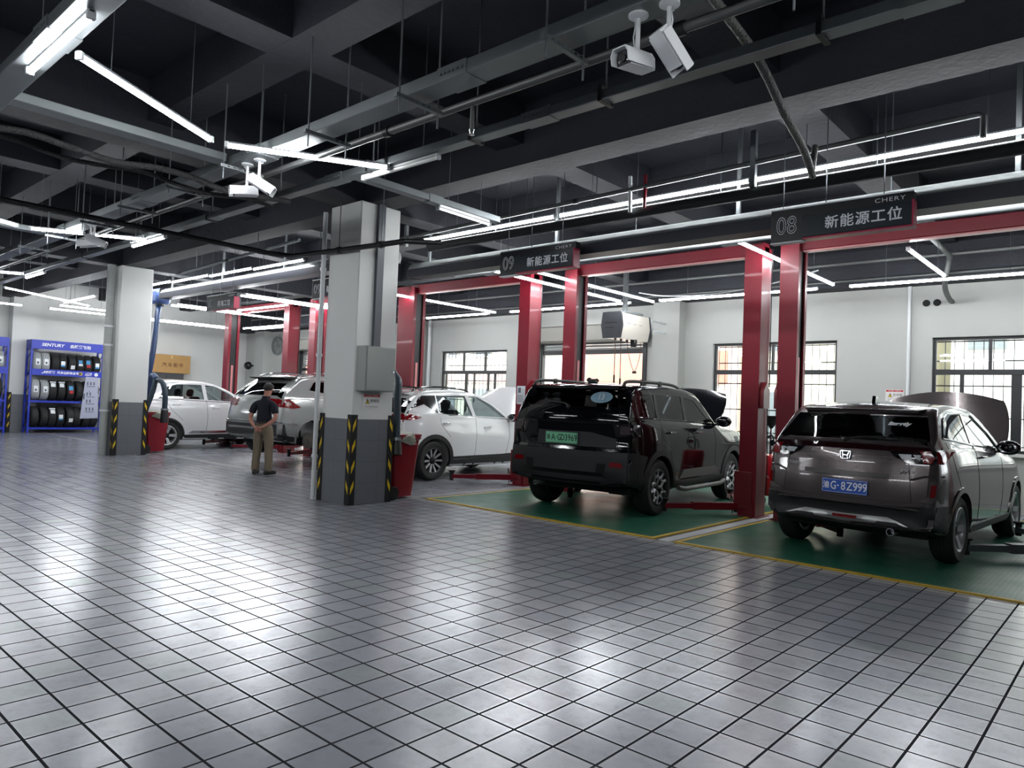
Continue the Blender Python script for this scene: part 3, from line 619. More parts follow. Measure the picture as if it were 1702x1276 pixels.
sec_camera(-1.93, 3.30, 3.57, R(-20), R(44), 'white security camera tilted down, right of the nearest pair', .18)
sec_camera(-6.36, 3.30, 3.57, R(160), R(8), 'white security camera facing left, in the middle pair')
sec_camera(-6.14, 3.30, 3.57, R(-40), R(30), 'white security camera tilted down, in the middle pair', .17)
sec_camera(-10.45, 3.30, 3.57, R(140), R(8), 'farthest white security camera, turned to the left')
sec_camera(-10.32, 3.30, 3.57, R(-30), R(22), 'farthest white security camera, turned to the cars', .18)

# ------------------------------------------------------------------ bay signs
M_sign = mat('sign_dark', (20, 24, 30), .35); M_sign2 = mat('sign_panel_dark', (16, 28, 38), .3); M_text = mat('sign_lettering', (240, 243, 247), .4); M_outl = mat('sign_outline_white', (235, 238, 242), .4)
M_mag = mat('sign_magenta_edge', (170, 20, 66), .4)
def bay_sign(x0, x1, num, txt, label, y=6.9, z0=3.095, z1=3.41, num_only=False):
    W = x1-x0; t = thing('bay_sign', label, 'sign', ((x0+x1)/2, y, z0), 0, 'bay signs above the lifts'); a = (1, 0, 0); u = (0, 0, 1); h = z1-z0
    MB().bb((-W/2, 0, 0), (W/2, .09, h), bev=.004).build('housing', M_sign, t)
    MB().bb((-W/2+.317, -.055, .012), (W/2, -.001, h-.095), bev=.004).build('front_panel', M_sign2, t)
    MB().bb((W/2-.002, -.055, .0), (W/2+.012, .06, h-.087)).bb((-W/2+.325, -.05, -.004), (W/2, .04, .01)).build('red_edge', M_mag, t)
    MB().bb((-W/2, -.004, -.012), (-W/2+.31, .08, .0)).bb((-W/2, -.006, h), (W/2, .0, h+.01)).build('light_edge', M_outl, t)
    place(text_mb(num, .238, squeeze=.84, fill=False, bevel=.0042), (-W/2+.155, -.006, h*.47), a, u).build('number', M_outl, t)
    if txt: place(text_mb(txt, .125, spacing=1.12, offset=.002), (W/2-.40, -.058, h*.36), a, u).build('lettering', M_text, t)
    place(text_mb('CHERY', .054, spacing=1.15, squeeze=1.35), (W/2-.19, -.006, h-.048), a, u).build('brand_lettering', M_outl, t)
    for x in (-W*.42, -W*.1, W*.3): MB().tube([(x, .045, h), (x, .045, ceil_at((x0+x1)/2+x, y+.045)-z0)], .005, 6).build('hanging_wire', M_rod, t)
bay_sign(-2.82, -1.565, '08', '新能源工位', 'dark bay sign reading 08 over the brownish grey crossover')
bay_sign(-6.44, -5.2, '09', '新能源工位', 'dark bay sign reading 09 beside the black boxy car')
bay_sign(-10.83, -9.6, '09', '新能源工位', 'dark bay sign reading 09 half hidden behind the middle column')
bay_sign(-14.75, -13.48, '10', '机电工位', 'dark bay sign reading 10 above the far white car')

# ------------------------------------------------------------------ two-post lifts
def lift(xl, xr, label, power=True, paper=False, am=None, arms=((.62, 1.1), (.62, 1.1)), arm_z=.13, car_h=.35):
    y0, dy, wd, H = 9.6, .32, .25, 3.74; cx = (xl+xr)/2
    t = thing('two_post_lift', label, 'car lift', (cx, y0, 0), 0, 'red two-post lifts')
    for s, xo in ((1, xl-cx), (-1, xr-cx)):      # s: direction towards the car; xo: outer face
        th = .022; p = MB()
        prof = [(0, 0), (wd, 0), (wd, .07), (wd-th, .07), (wd-th, th), (th, th), (th, dy-th), (wd-th, dy-th), (wd-th, dy-.07), (wd, dy-.07), (wd, dy), (0, dy)]
        p.prism([(xo+s*a, b) for a, b in prof], .012, H, 'z'); post = p.build('post', M_red, t)
        MB().bb((xo-s*.06, -.05, 0), (xo+s*(wd+.08), dy+.05, .014)).build('base_plate', M_redd, post)
        for yy in (-.02, dy+.006): MB().prism([(xo+s*.02, .014), (xo+s*.2, .014), (xo+s*.04, .2)], yy, yy+.014, 'y').build('gusset', M_redd, post)
        MB().bb((xo+s*.03, .045, .3), (xo+s*(wd-.035), dy-.045, H-.1)).build('inner_channel', M_blk, post)
        MB().bb((xo+s*(wd-.04), dy*.5-.03, .2), (xo+s*(wd-.025), dy*.5+.03, 2.2)).build('cable_cover', mat('pink_guard_and_lit_edge', (196, 120, 122), .4), post)
        # outer lock cover with a gabled top
        h = MB().prism([(.05, 1.50), (.25, 1.50), (.25, 1.74), (.15, 1.86), (.05, 1.74)], xo-s*.055, xo, 'x'); h.build('lock_cover', M_redd, post)
        MB().tube([(xo-s*.02, .27, 1.5), (xo-s*.03, .29, .6), (xo-s*.02, .28, .3)], .008, 6).tube([(xo-s*.02, .30, 1.8), (xo-s*.02, .3, H)], .007, 6).build('hydraulic_hose', M_blk, post)
        c = MB().bb((xo+s*.05, -.012, .10), (xo+s*(wd+.06), dy+.012, .62), bev=.01).build('carriage', M_redd, t)
        for k, (ang, L) in ((-1, arms[0]), (1, arms[1])):
            yb = dy/2+k*.12; a = Vector((xo+s*(wd+.02), yb, arm_z)); d = Vector((s*math.sin(ang), k*math.cos(ang), 0)); e = a+d*L
            n = Vector((-d.y, d.x, 0)); m = MB()
            def rail(p, q, w, z0, z1):
                pts = [p+n*w, p-n*w, q-n*w, q+n*w]; m.prism([(v.x, v.y) for v in pts], z0, z1, 'z')
            rail(a, a+d*L*.62, .055, arm_z-.045, arm_z+.05); rail(a+d*L*.5, e, .042, arm_z-.03, arm_z+.035)
            arm = m.build('swing_arm', (am if am and s < 0 else M_red), t)
            MB().lathe([(0, arm_z-.07), (.035, arm_z-.07), (.035, arm_z+.07), (.05, arm_z+.075), (.065, arm_z+.1), (0, arm_z+.1)], 18, 'z', (e.x, e.y, 0)).build('lifting_pad', M_rubber, arm)
            MB().lathe([(0, arm_z-.08), (.05, arm_z-.08), (.05, arm_z+.09), (0, arm_z+.09)], 16, 'z', (a.x, a.y, 0)).tube([(a.x+s*.03, a.y-.06, arm_z+.06), (a.x+s*.07, a.y-.07, arm_z+.16), (a.x+s*.05, a.y-.05, arm_z-.1)], .008, 6).build('arm_lock', M_blk, arm)
    MB().bb((xl-cx, .08, 3.63), (xr-cx, .24, 3.80), bev=.008).build('crossbeam', M_red, t)
    MB().bb((xl-cx+.26, .10, 3.612), (xr-cx-.26, .22, 3.63)).build('lit_beam_underside', mat('pink_guard_and_lit_edge', (196, 120, 122), .4), t)  # pale pink strip paints light onto the crossbeam's lower face
    if power:
        u = MB().bb((xr-cx+.0, .06, 1.05), (xr-cx+.14, .26, 1.45), bev=.015).build('power_unit', M_blk, t)
        MB().lathe([(0, 0), (.07, 0), (.075, .03), (.075, .24), (.05, .27), (0, .27)], 16, 'z', (xr-cx+.09, .16, 1.45)).build('motor', M_redd, u)
        MB().lathe([(0, 0), (.07, 0), (.07, .3), (0, .3)], 16, 'z', (xr-cx+.08, .16, .74)).build('oil_tank', M_blackpl, u)
    if paper:
        q = MB().bb((xr-cx-.22, -.004, 1.43), (xr-cx-.03, -.001, 1.75)).build('notice_sheet', mat('paper', (206, 210, 214), .6), t)
        MB().bb((xr-cx-.19, -.006, 1.63), (xr-cx-.13, -.004, 1.72)).build('picture', mat('dull_print', (90, 96, 110), .6), q)
        b = MB()
        for i in range(6): b.bb((xr-cx-.2, -.006, 1.47+i*.022), (xr-cx-.06-.02*(i % 2), -.004, 1.478+i*.022))
        b.build('lettering', mat('dull_print', (90, 96, 110), .6), q)
    return t
lift(-3.78, -.30, 'red two-post lift at the right edge, beneath sign 08', power=False, am=mat('grey_arm', (92, 94, 100), .4), arms=((.75, 1.25), (.62, 1.1)))
lift(-7.44, -4.03, 'red two-post lift straddling the black boxy car', power=False)
lift(-11.57, -8.20, 'red two-post lift with a paper notice, beside the white crossover', paper=True)
lift(-15.13, -11.57, 'red two-post lift at the silver car, partly behind the middle column', arms=((.5, 1.0), (.5, 1.0)))
lift(-19.35, -16.03, 'farthest red two-post lift, beneath sign 10')

# ------------------------------------------------------------------ car builder
def pchip(xs, ys):
    n = len(xs); h = [xs[i+1]-xs[i] for i in range(n-1)]; d = [(ys[i+1]-ys[i])/h[i] for i in range(n-1)]; m = [0]*n
    for i in range(1, n-1):
        if d[i-1]*d[i] > 0:
            w1 = 2*h[i]+h[i-1]; w2 = h[i]+2*h[i-1]; m[i] = (w1+w2)/(w1/d[i-1]+w2/d[i])
    m[0] = d[0]; m[-1] = d[-1]
    def f(x):
        if x <= xs[0]: return ys[0]
        if x >= xs[-1]: return ys[-1]
        i = max(j for j in range(n-1) if xs[j] <= x); t = (x-xs[i])/h[i]
        return (2*t**3-3*t*t+1)*ys[i]+(t**3-2*t*t+t)*h[i]*m[i]+(-2*t**3+3*t*t)*ys[i+1]+(t**3-t*t)*h[i]*m[i+1]
    return f
def fn(tab): return pchip([p[0] for p in tab], [p[1] for p in tab])
def half_section(S, y):
    zs, zr, wb = S['zs'](y), S['zr'](y), S['wb'](y)
    zb = min(S['zb'](y), zr-.02); zb = max(zb, zs+.05); wl = S.get('low', .93)
    out = [(0, zs), (wb*wl*.8, zs), (wb*wl, zs+.02)]
    for f, k in S['side']: out.append((wb*k, zs+(zb-zs)*f))
    wt = wb*S['side'][-1][1]; h = zr-zb; tan = S['tan']; er = min(S.get('er', .07), h*.55)
    for f in (.04, .2, .4, .6, .8, .95): out.append((wt-.012-tan*(h-er)*f, zb+(h-er)*f))
    we = wt-.012-tan*(h-er)
    for a in (.25, .5, .75, 1.0):
        t = a*math.pi/2; out.append((we-er*1.15*(1-math.cos(t)), zb+(h-er)+er*.82*math.sin(t)))
    wx = we-er*1.15
    for k, c in ((.75, .45), (.5, .75), (.25, .94), (0, 1.0)): out.append((wx*k, zb+(h-er)+er*.82+er*.18*c+S.get('crown', .015)*c))
    return out
def loft(S, ys):
    rings = []
    for y in ys:
        hs = half_section(S, y); ring = []
        for (x, z) in hs: ring.append(Vector((x, y, z)))
        for (x, z) in reversed(hs[1:-1]): ring.append(Vector((-x, y, z)))
        rings.append(ring)
    n = len(rings[0]); vs = []; fs = []
    y0, y1 = ys[0], ys[-1]
    for ring in rings:
        for p in ring:
            q = p.copy(); k = min(1, abs(q.x)/S['W'])
            if True:
                tr = max(0, min(1, (S['rlen']-(q.y-y0))/S['rlen'])); q.y += S['rbulge']*k**2.2*tr
                tf = max(0, min(1, (S['flen']-(y1-q.y))/S['flen'])); q.y -= S['fbulge']*k**2.2*tf
            vs.append(q)
    for i in range(len(rings)-1):
        for k in range(n):
            a = i*n+k; b = i*n+(k+1) % n; fs.append((a, b, b+n, a+n))
    o = (len(rings)-1)*n
    m = len(half_section(S, ys[0]))
    for base, flip in ((0, True), (o, False)):     # caps: strips between right and left halves
        for k in range(m-1):
            a, b = base+k, base+k+1; c, d = base+(n-k-1) % n if k+1 < n else 0, base+(n-k) % n
            f = [a, b, base+(n-(k+1)) % n, base+(n-k) % n]; f = list(dict.fromkeys(f))
            if len(f) >= 3: fs.append(tuple(f if not flip else f[::-1]))
    return vs, fs
def inner_loft(S, ys, inset, zoff):
    rings = []
    for y in ys:
        hs = half_section(S, y); n0 = 3+len(S['side'])-1; cab = hs[n0:]; zt = cab[-1][1]; zb = cab[0][1]; fl = S['floor']
        k = max(.02, zt-inset-fl)/max(.02, zt-fl)
        h = [(0, fl), (max(.05, cab[0][0]-inset), fl)]+[(x*max(.3, (cab[0][0]-inset)/cab[0][0]), fl+max(.004*(i+1), (z-fl)*k)) for i, (x, z) in enumerate(cab)]
        rings.append([Vector((x, y, z+zoff)) for x, z in h]+[Vector((-x, y, z+zoff)) for x, z in reversed(h[1:-1])])
    n = len(rings[0]); vs = [p for r in rings for p in r]; fs = []
    for i in range(len(rings)-1):
        for k in range(n): fs.append((i*n+k, i*n+(k+1) % n, (i+1)*n+(k+1) % n, (i+1)*n+k))
    m = n//2+1
    for base in (0, (len(rings)-1)*n):
        for k in range(m-1):
            f = list(dict.fromkeys([base+k, base+k+1, base+(n-k-1) % n, base+(n-k) % n]))
            if len(f) >= 3: fs.append(tuple(f))
    return vs, fs
def boolean(o, cutter, op='DIFFERENCE'):
    m = o.modifiers.new('b', 'BOOLEAN'); m.object = cutter; m.operation = op; m.solver = 'EXACT'
    me = evaluated_mesh(o); o.modifiers.clear(); old = o.data; o.data = me; bpy.data.meshes.remove(old)
    bpy.data.objects.remove(cutter)
def inside(p, poly):
    r = False; j = len(poly)-1
    for i in range(len(poly)):
        if (poly[i][1] > p[1]) != (poly[j][1] > p[1]) and p[0] < (poly[j][0]-poly[i][0])*(p[1]-poly[i][1])/(poly[j][1]-poly[i][1])+poly[i][0]: r = not r
        j = i
    return r
def densify(poly, d, closed=True):
    out = []; n = len(poly)
    for i in range(n if closed else n-1):
        a, b = Vector(poly[i]), Vector(poly[(i+1) % n]); k = max(1, int((b-a).length/d))
        out += [a.lerp(b, j/k) for j in range(k)]
    if not closed: out.append(Vector(poly[-1]))
    return out
def round_poly(poly, r=.02, k=4):
    out = []; n = len(poly)
    for i in range(n):
        p = Vector(poly[i]); a = Vector(poly[i-1])-p; b = Vector(poly[(i+1) % n])-p
        la, lb = a.length, b.length; q = min(r, la*.45, lb*.45); a = p+a/la*q; b = p+b/lb*q
        for j in range(k+1):
            t = j/k; out.append(a*(1-t)**2+p*2*t*(1-t)+b*t*t)
    return out
class Skin:      # conforming panels on a car body, aimed from the side, the rear, the top or the front
    def __init__(s, vs, fs): s.t = BVHTree.FromPolygons(vs, fs)
    def ray(s, view, u, v):
        O, D = {'R': ((4, u, v), (-1, 0, 0)), 'L': ((-4, u, v), (1, 0, 0)), 'B': ((u, -6, v), (0, 1, 0)), 'F': ((u, 9, v), (0, -1, 0)), 'T': ((u, v, 5), (0, 0, -1))}[view]
        h = s.t.ray_cast(Vector(O), Vector(D))
        if h[0] is None:
            h = s.t.find_nearest(Vector({'R': (.9, u, v), 'L': (-.9, u, v), 'B': (u, -.7, v), 'F': (u, 3.4, v), 'T': (u, v, 1.6)}[view]))
        n = h[1]
        if n.dot(Vector(D)) > 0: n = -n
        return h[0], n, -Vector(D)
    def panel(s, view, poly, off=.004, holes=(), res=.06, depth=.014, rnd=0, dirmix=.5):
        poly = round_poly(poly, rnd) if rnd else [Vector(p) for p in poly]
        loops = [densify(poly, res)]+[densify([Vector(q) for q in h], res) for h in holes]
        pts = []; edges = []
        for L in loops:
            o = len(pts); pts += L; edges += [(o+i, o+(i+1) % len(L)) for i in range(len(L))]
        x0, x1 = min(p[0] for p in poly), max(p[0] for p in poly); y0, y1 = min(p[1] for p in poly), max(p[1] for p in poly)
        i0 = int((x1-x0)/res)+1; j0 = int((y1-y0)/res)+1
        for i in range(1, i0):
            for j in range(1, j0):
                p = Vector((x0+(x1-x0)*i/i0, y0+(y1-y0)*j/j0))
                if inside(p, poly) and min((p-q).length for q in pts[:sum(len(L) for L in loops)]) > res*.4: pts.append(p)
        V, E, F, _, _, _ = geometry.delaunay_2d_cdt([Vector(p) for p in pts], edges, [], 0, 1e-6)
        mb = MB(); P = []; N = []
        for v in V:
            p, n, d = s.ray(view, v[0], v[1]); n = (n*(1-dirmix)+d*dirmix).normalized(); P.append(p+n*off); N.append(n)
        tris = []
        for f in F:
            c = sum((V[i] for i in f), Vector((0, 0)))/len(f)
            if inside(c, loops[0]) and not any(inside(c, h) for h in loops[1:]): tris.append(tuple(f))
        mb.add(P, tris, True)
        if depth:
            cnt = {}
            for f in tris:
                for i in range(len(f)):
                    e = (f[i], f[(i+1) % len(f)]); k = tuple(sorted(e)); cnt.setdefault(k, []).append(e)
            rim = [v[0] for v in cnt.values() if len(v) == 1]; ids = sorted({i for e in rim for i in e}); mp = {i: k for k, i in enumerate(ids)}
            o = len(ids); mb.add([P[i] for i in ids]+[P[i]-N[i]*(off+depth) for i in ids], [(mp[a], mp[b], mp[b]+o, mp[a]+o) for a, b in rim], False)
        return mb
    def line(s, view, pts, r=.004, off=.001, closed=False, res=.05):
        q = densify([Vector(p) for p in pts], res, closed)
        if closed: q.append(q[0])
        P = []
        for v in q:
            p, n, d = s.ray(view, v[0], v[1]); P.append(p+n*off)
        return MB().tube(P, r, 6)
def arc(c, r, a0, a1, n=20): return [(c[0]+r*math.cos(R(a0+(a1-a0)*i/n)), c[1]+r*math.sin(R(a0+(a1-a0)*i/n))) for i in range(n+1)]
def mir(poly): return [(-a, b) for a, b in poly][::-1]
M_tire = mat('tyre_rubber', (26, 26, 27), .7); M_well = mat('wheel_well_black', (10, 10, 11), .9); M_int = mat('dark_interior', (22, 22, 24), .8)
M_dglass = glass_mat('tinted_glass', (.055, .06, .065), .02); M_lglass = glass_mat('light_glass', (.62, .68, .68), .05)
M_lampred = mat('red_lamp_lens', (122, 6, 16), .12, coat=.5); M_lampclr = mat('clear_lamp_lens', (196, 200, 205), .12, coat=.6); M_lampdk = mat('smoked_lamp_lens', (34, 10, 14), .1, coat=.6)
M_trimblk = mat('black_body_cladding', (25, 26, 28), .55); M_gloss = mat('gloss_black_trim', (8, 8, 10), .08, coat=.5)
M_rim = mat('machined_alloy', (176, 178, 180), .42, .65); M_rimd = mat('dark_alloy', (38, 39, 42), .35, .5)
def wheel_mb(r, w, rr, style, n):
    """tyre, rim, spokes around the x axis, outer face towards +x"""
    h = w/2; ty = MB().lathe([(rr, -h*.9), (rr+.02, -h), (r-.035, -h), (r-.008, -h*.78), (r, -h*.55), (r, h*.55), (r-.008, h*.78), (r-.035, h), (rr+.02, h), (rr, h*.9)], 48, 'x')
    tr = MB()
    for a in (-.3, 0, .3): tr.lathe([(r-.001, h*a-.008), (r+.0015, h*a-.006), (r+.0015, h*a+.006), (r-.001, h*a+.008)], 48, 'x')
    rim = MB().lathe([(rr-.03, -h*.8), (rr+.004, -h*.9), (rr+.004, h*.9), (rr-.012, h*.96), (rr-.03, h*.8), (rr-.04, h*.3), (rr-.05, -h*.5)], 40, 'x')
    back = MB().lathe([(0, -h*.3), (rr-.035, -h*.3), (rr-.035, -h*.36), (0, -h*.36)], 32, 'x').lathe([(.0, .0), (.13, 0), (.13, -h*.3), (0, -h*.3)], 28, 'x')
    sp = MB()
    for k in range(n):
        a = 2*math.pi*k/n
        def P(rad, t, x): return Vector((x, rad*math.cos(a+t), rad*math.sin(a+t)))
        if style == 'twin':
            for sg in (-1, 1):
                q = [P(.05, sg*.1, h*.62), P(.05, sg*.65, h*.62), P(rr-.022, sg*.25, h*.86), P(rr-.022, sg*.10, h*.86)]
                q2 = [p-Vector((.03, 0, 0)) for p in q]; sp.add(q+q2, [(0, 1, 2, 3), (7, 6, 5, 4), (0, 4, 5, 1), (1, 5, 6, 2), (2, 6, 7, 3), (3, 7, 4, 0)])
        elif style == 'hex':
            R0 = rr-.02; pts = [P(.05, 0, h*.6), P(R0*.52, 0, h*.72), P(R0*.78, .38, h*.8), P(R0, .36, h*.84)]
            sp.tube(pts, [.024, .020, .018, .022], 6, smooth=False); sp.tube([pts[1], P(R0*.78, -.38, h*.8), P(R0, -.36, h*.84)], [.020, .018, .022], 6, smooth=False)
            sp.tube([P(R0*.78, .38, h*.8), P(R0*.62, 2*math.pi/n/2, h*.76)], .017, 6, smooth=False); sp.tube([P(R0*.78, 2*math.pi/n-.38, h*.8), P(R0*.62, 2*math.pi/n/2, h*.76)], .017, 6, smooth=False)
        else:
            wd = .16 if style == 'five' else .085
            ha = min(.55, .62*math.pi/n); q = [P(.07, -ha, h*.6), P(.07, ha, h*.6), P(rr-.022, wd*1.1, h*.86), P(rr-.022, -wd*1.1, h*.86)]
            q2 = [p-Vector((.035, 0, 0)) for p in q]; sp.add(q+q2, [(0, 1, 2, 3), (7, 6, 5, 4), (0, 4, 5, 1), (1, 5, 6, 2), (2, 6, 7, 3), (3, 7, 4, 0)])
    cap = MB().lathe([(0, h*.7), (.03, h*.7), (.036, h*.64), (.055, h*.6), (.055, h*.4), (0, h*.4)], 20, 'x')
    for k in range(5):
        a = 2*math.pi*k/5+.3; cap.lathe([(0, h*.62), (.009, h*.62), (.009, h*.55), (0, h*.55)], 8, 'x', (0, .075*math.cos(a), .075*math.sin(a)))
    return ty, tr, rim, back, sp, cap
def add_wheel(root, x, y, z, side, cfg, name='wheel'):
    r, w, rr, style, n, rmat = cfg
    ty, tr, rim, back, sp, cap = wheel_mb(r, w, rr, style, n)
    M = Matrix.Translation((x, y, z)) @ (Matrix.Identity(4) if side > 0 else Matrix.Rotation(math.pi, 4, 'Z'))
    tyo = ty.xf(M).build(name, M_tire, root)
    for mb, nm, m in ((tr, 'tread_grooves', M_well), (rim, 'rim', rmat if style == 'five' else M_rimd), (back, 'brake_disc', M_blk), (sp, 'spokes', rmat), (cap, 'hub_cap', M_rimd)):
        mb.xf(M).build(nm, m, tyo, 30)
def seat(root, x, y, zc):
    s = MB(); s.box((x, y, zc-.14), (.46, .14, .5), Matrix.Rotation(R(-14), 3, 'X'), bev=.05)
    o = s.build('seat', M_int, root)
    h = MB().box((x, y-.08, zc+.20), (.26, .10, .19), Matrix.Rotation(R(-10), 3, 'X'), bev=.04)
    for d in (-.06, .06): h.tube([(x+d, y-.06, zc+.12), (x+d, y-.04, zc+.02)], .007, 6)
    h.build('headrest', M_int, o)
def build_car(name, label, loc, rz, S, paint, cfg, sides, rear_glass, wind, glass, well_r, cladding=None, skip_wheel=(), zoff=0.0, seats=True):
    """returns root empty and the skin; S holds the profile functions"""
    root = thing(name, label, 'car', loc, rz)
    ys = S['ys']; vs, fs = loft(S, ys)
    vs = [v+Vector((0, 0, zoff)) for v in vs] if zoff else vs
    sk = Skin(vs, fs)
    body = MB().add(vs, fs, True).build('body', paint, root, None)
    body.parent = None
    # hollow cabin
    iv, jf = inner_loft(S, S['ycab'], .05, zoff)
    boolean(body, MB().add(iv, jf).build('cut', None, None, None))
    # wheel arches
    cut = MB()
    for yw in (0, S['wb_len']):
        for sg in (1, -1):
            a = 'x'; prof = [(0, .0), (well_r, 0), (well_r, .75), (0, .75)]
            m = MB().lathe([(.0001, 0), (well_r, 0), (well_r, .75), (.0001, .75)], 40, 'x', smooth=False).xf(Matrix.Translation((sg*(S['W']-.34) if sg > 0 else -(S['W']-.34)-.75, yw, cfg[0]+zoff)))
            cut.add([Vector(v) for v in m.v], m.f)
    boolean(body, cut.build('cut', None, None, None))
    # window openings
    for polyset, axis, lo, hi in ((sides, 'x', -2, 2), (rear_glass, 'y', -1.6, S['ycab'][0]+.9), (wind, 'y', S['ycab'][-1]-1.1, S['ycab'][-1]+1.5)):
        for poly in polyset:
            q = [(a, b+zoff) for a, b in poly]
            if axis == 'x': c = MB().prism(q, lo, hi, 'x')
            else: c = MB().prism(q, lo, hi, 'y')
            boolean(body, c.build('cut', None, None, None))
    body.parent = root
    for p in body.data.polygons: p.use_smooth = True
    body.data.set_sharp_from_angle(angle=R(32))
    if not body.data.materials: body.data.materials.append(paint)
    for p in body.data.polygons: p.material_index = 0
    # liners so that the arches do not open into the cabin
    for yw in (0, S['wb_len']):
        for sg in (1, -1):
            x0 = sg*(S['W']-.33); wl = MB(); q = well_r-.004; nn = 20; x1 = x0+sg*.02; x2 = x0-sg*.22
            A = [(yw+q*math.cos(math.pi*(i*1.16/nn-.08)), cfg[0]+zoff+q*math.sin(math.pi*(i*1.16/nn-.08))) for i in range(nn+1)]
            wl.add([(x1, a, b) for a, b in A]+[(x2, a, b) for a, b in A], [(i, i+1, nn+2+i, nn+1+i) for i in range(nn)], True)
            wl.add([(x2, a, b) for a, b in A], [tuple(range(nn+1))]); wl.build('wheel_well', M_well, root)
            k = (yw > 0, sg)
            if k not in skip_wheel: add_wheel(root, sg*S['track'], yw, cfg[0]+zoff, sg, cfg)
    for i, poly in enumerate(sides):
        for v in 'RL': sk.panel(v, [(a, b+zoff) for a, b in poly], -.006, depth=0, res=.08, dirmix=0).build('side_window', glass, root)
    for poly in rear_glass: sk.panel('B', [(a, b+zoff) for a, b in poly], -.006, depth=0, res=.08, dirmix=0).build('rear_window', S.get('rglass', glass), root)
    for poly in wind: sk.panel('F', [(a, b+zoff) for a, b in poly], -.006, depth=0, res=.09, dirmix=0).build('windscreen', M_lglass, root)
    if seats:
        zc = S['seat']+zoff
        for y in (S['ycab'][0]+S.get('rs', .75), S['ycab'][0]+S.get('rs', .75)+.82):
            for x in (-.36, .36): seat(root, x, y, zc)
    return root, sk
def frange(a, b, n): return [a+(b-a)*i/n for i in range(n+1)]
def plate(root, c, wdt, h, back, ink, txt, parts, tilt=0):
    t = MB().box((0, 0, 0), (wdt, .012, h), bev=.004).xf(Matrix.Translation(c) @ Matrix.Rotation(tilt, 4, 'X')).build('number_plate', back, root)
    for s, size, x, sq in parts:
        place(text_mb(s, size, squeeze=sq, offset=.0015), Vector(c)+Vector((x, -.0075, 0)), (1, 0, 0), (0, math.sin(tilt)*-1, math.cos(tilt))).build('lettering', ink, t)
    fr = MB()
    a, b, e = wdt/2-.006, h/2-.006, .003
    for lo, hi in (((-a, -b), (a, -b+e)), ((-a, b-e), (a, b)), ((-a, -b), (-a+e, b)), ((a-e, -b), (a, b))): fr.bb((lo[0], -.0085, lo[1]), (hi[0], -.006, hi[1]))
    fr.xf(Matrix.Translation(c) @ Matrix.Rotation(tilt, 4, 'X')).build('plate_border', ink, t)
    return t
def mirror(root, x, y, z, sg, m):
    o = MB().sphere((x+sg*.10, y, z), (.125, .075, .085), 20, 14).build('door_mirror', m, root)
    MB().box((x, y+.01, z-.05), (.12, .06, .03), bev=.01).build('mirror_foot', M_blackpl, o)
    MB().lathe([(0, 0), (.095, 0), (.095, -.004), (0, -.004)], 24, 'y').xf(Matrix.Translation((x+sg*.10, y-.058, z)) @ Matrix.Diagonal((1, 1, .66, 1))).build('mirror_glass', mat('mirror_silver', (210, 214, 218), .03, 1.0), o)

# ------------------------------------------------------------------ brownish grey crossover (right)
SIDE = [(.08, .965), (.2, .985), (.4, 1.0), (.6, 1.0), (.78, .987), (.92, .968), (1, .948)]
def paint(name, col, rough=.16, metal=.0, coat=.9, flake=None): return mat(name, col, rough, metal, coat)
def arches(sk, root, yws, r, wr, wdt, m, zoff=0, views='RL', lo=-25):
    for yw in yws:
        for v in views:
            c = (yw, r+zoff); poly = arc(c, wr+wdt, lo, 180-lo)+arc(c, wr-.003, 180-lo, lo)
            sk.panel(v, poly, .012, res=.06, depth=.03).build('wheel_arch_trim', m, root)
def seams(sk, root, lines, zoff=0):
    for pts in lines:
        for v in 'RL': sk.line(v, [(a, b+zoff) for a, b in pts], .0035, .0).build('door_seam', M_blk, root)
def handle(sk, root, y, z, m, zoff=0, L=.2):
    for v, sg in (('R', 1), ('L', -1)):
        p, n, d = sk.ray(v, y, z+zoff); mb = MB().tube([p+Vector((0, -L/2, -.004)), p+n*.03+Vector((0, -L/2+.03, 0)), p+n*.034+Vector((0, L/2-.03, .004)), p+Vector((0, L/2, .004))], [.008, .012, .012, .008], 8)
        mb.build('door_handle', m, root)
HS = dict(W=.885, wb_len=2.61, track=.765, tan=.36, side=SIDE, rbulge=.15, rlen=.75, fbulge=.22, flen=.9, floor=1.03, seat=1.14, rs=.62,
    zs=fn([(-.79, .36), (-.4, .27), (0, .22), (2.6, .22), (3.49, .27)]), wb=fn([(-.79, .80), (-.5, .865), (0, .885), (2.6, .885), (3.2, .83), (3.49, .72)]),
    zb=fn([(-.79, 1.13), (0, 1.13), (1.5, 1.06), (2.4, .985), (3.49, .8)]),
    zr=fn([(-.79, .55), (-.785, .72), (-.765, .83), (-.745, .95), (-.725, 1.08), (-.68, 1.17), (-.5, 1.325), (-.33, 1.47), (-.22, 1.535), (0, 1.565), (.5, 1.59), (1.0, 1.58), (1.35, 1.53), (1.7, 1.40), (2.05, 1.21), (2.35, 1.04), (2.5, 1.0), (3.0, .95), (3.3, .86), (3.45, .70), (3.49, .55)]))
HS['ys'] = sorted(set([-.79, -.785, -.765, -.745, -.725, -.70, -.68]+frange(-.64, 3.3, 44)+[3.36, 3.42, 3.46, 3.49])); HS['ycab'] = frange(-.60, 2.05, 26)
M_taupe = mat('brownish_grey_car_paint', (88, 81, 81), .24, .6, .8)
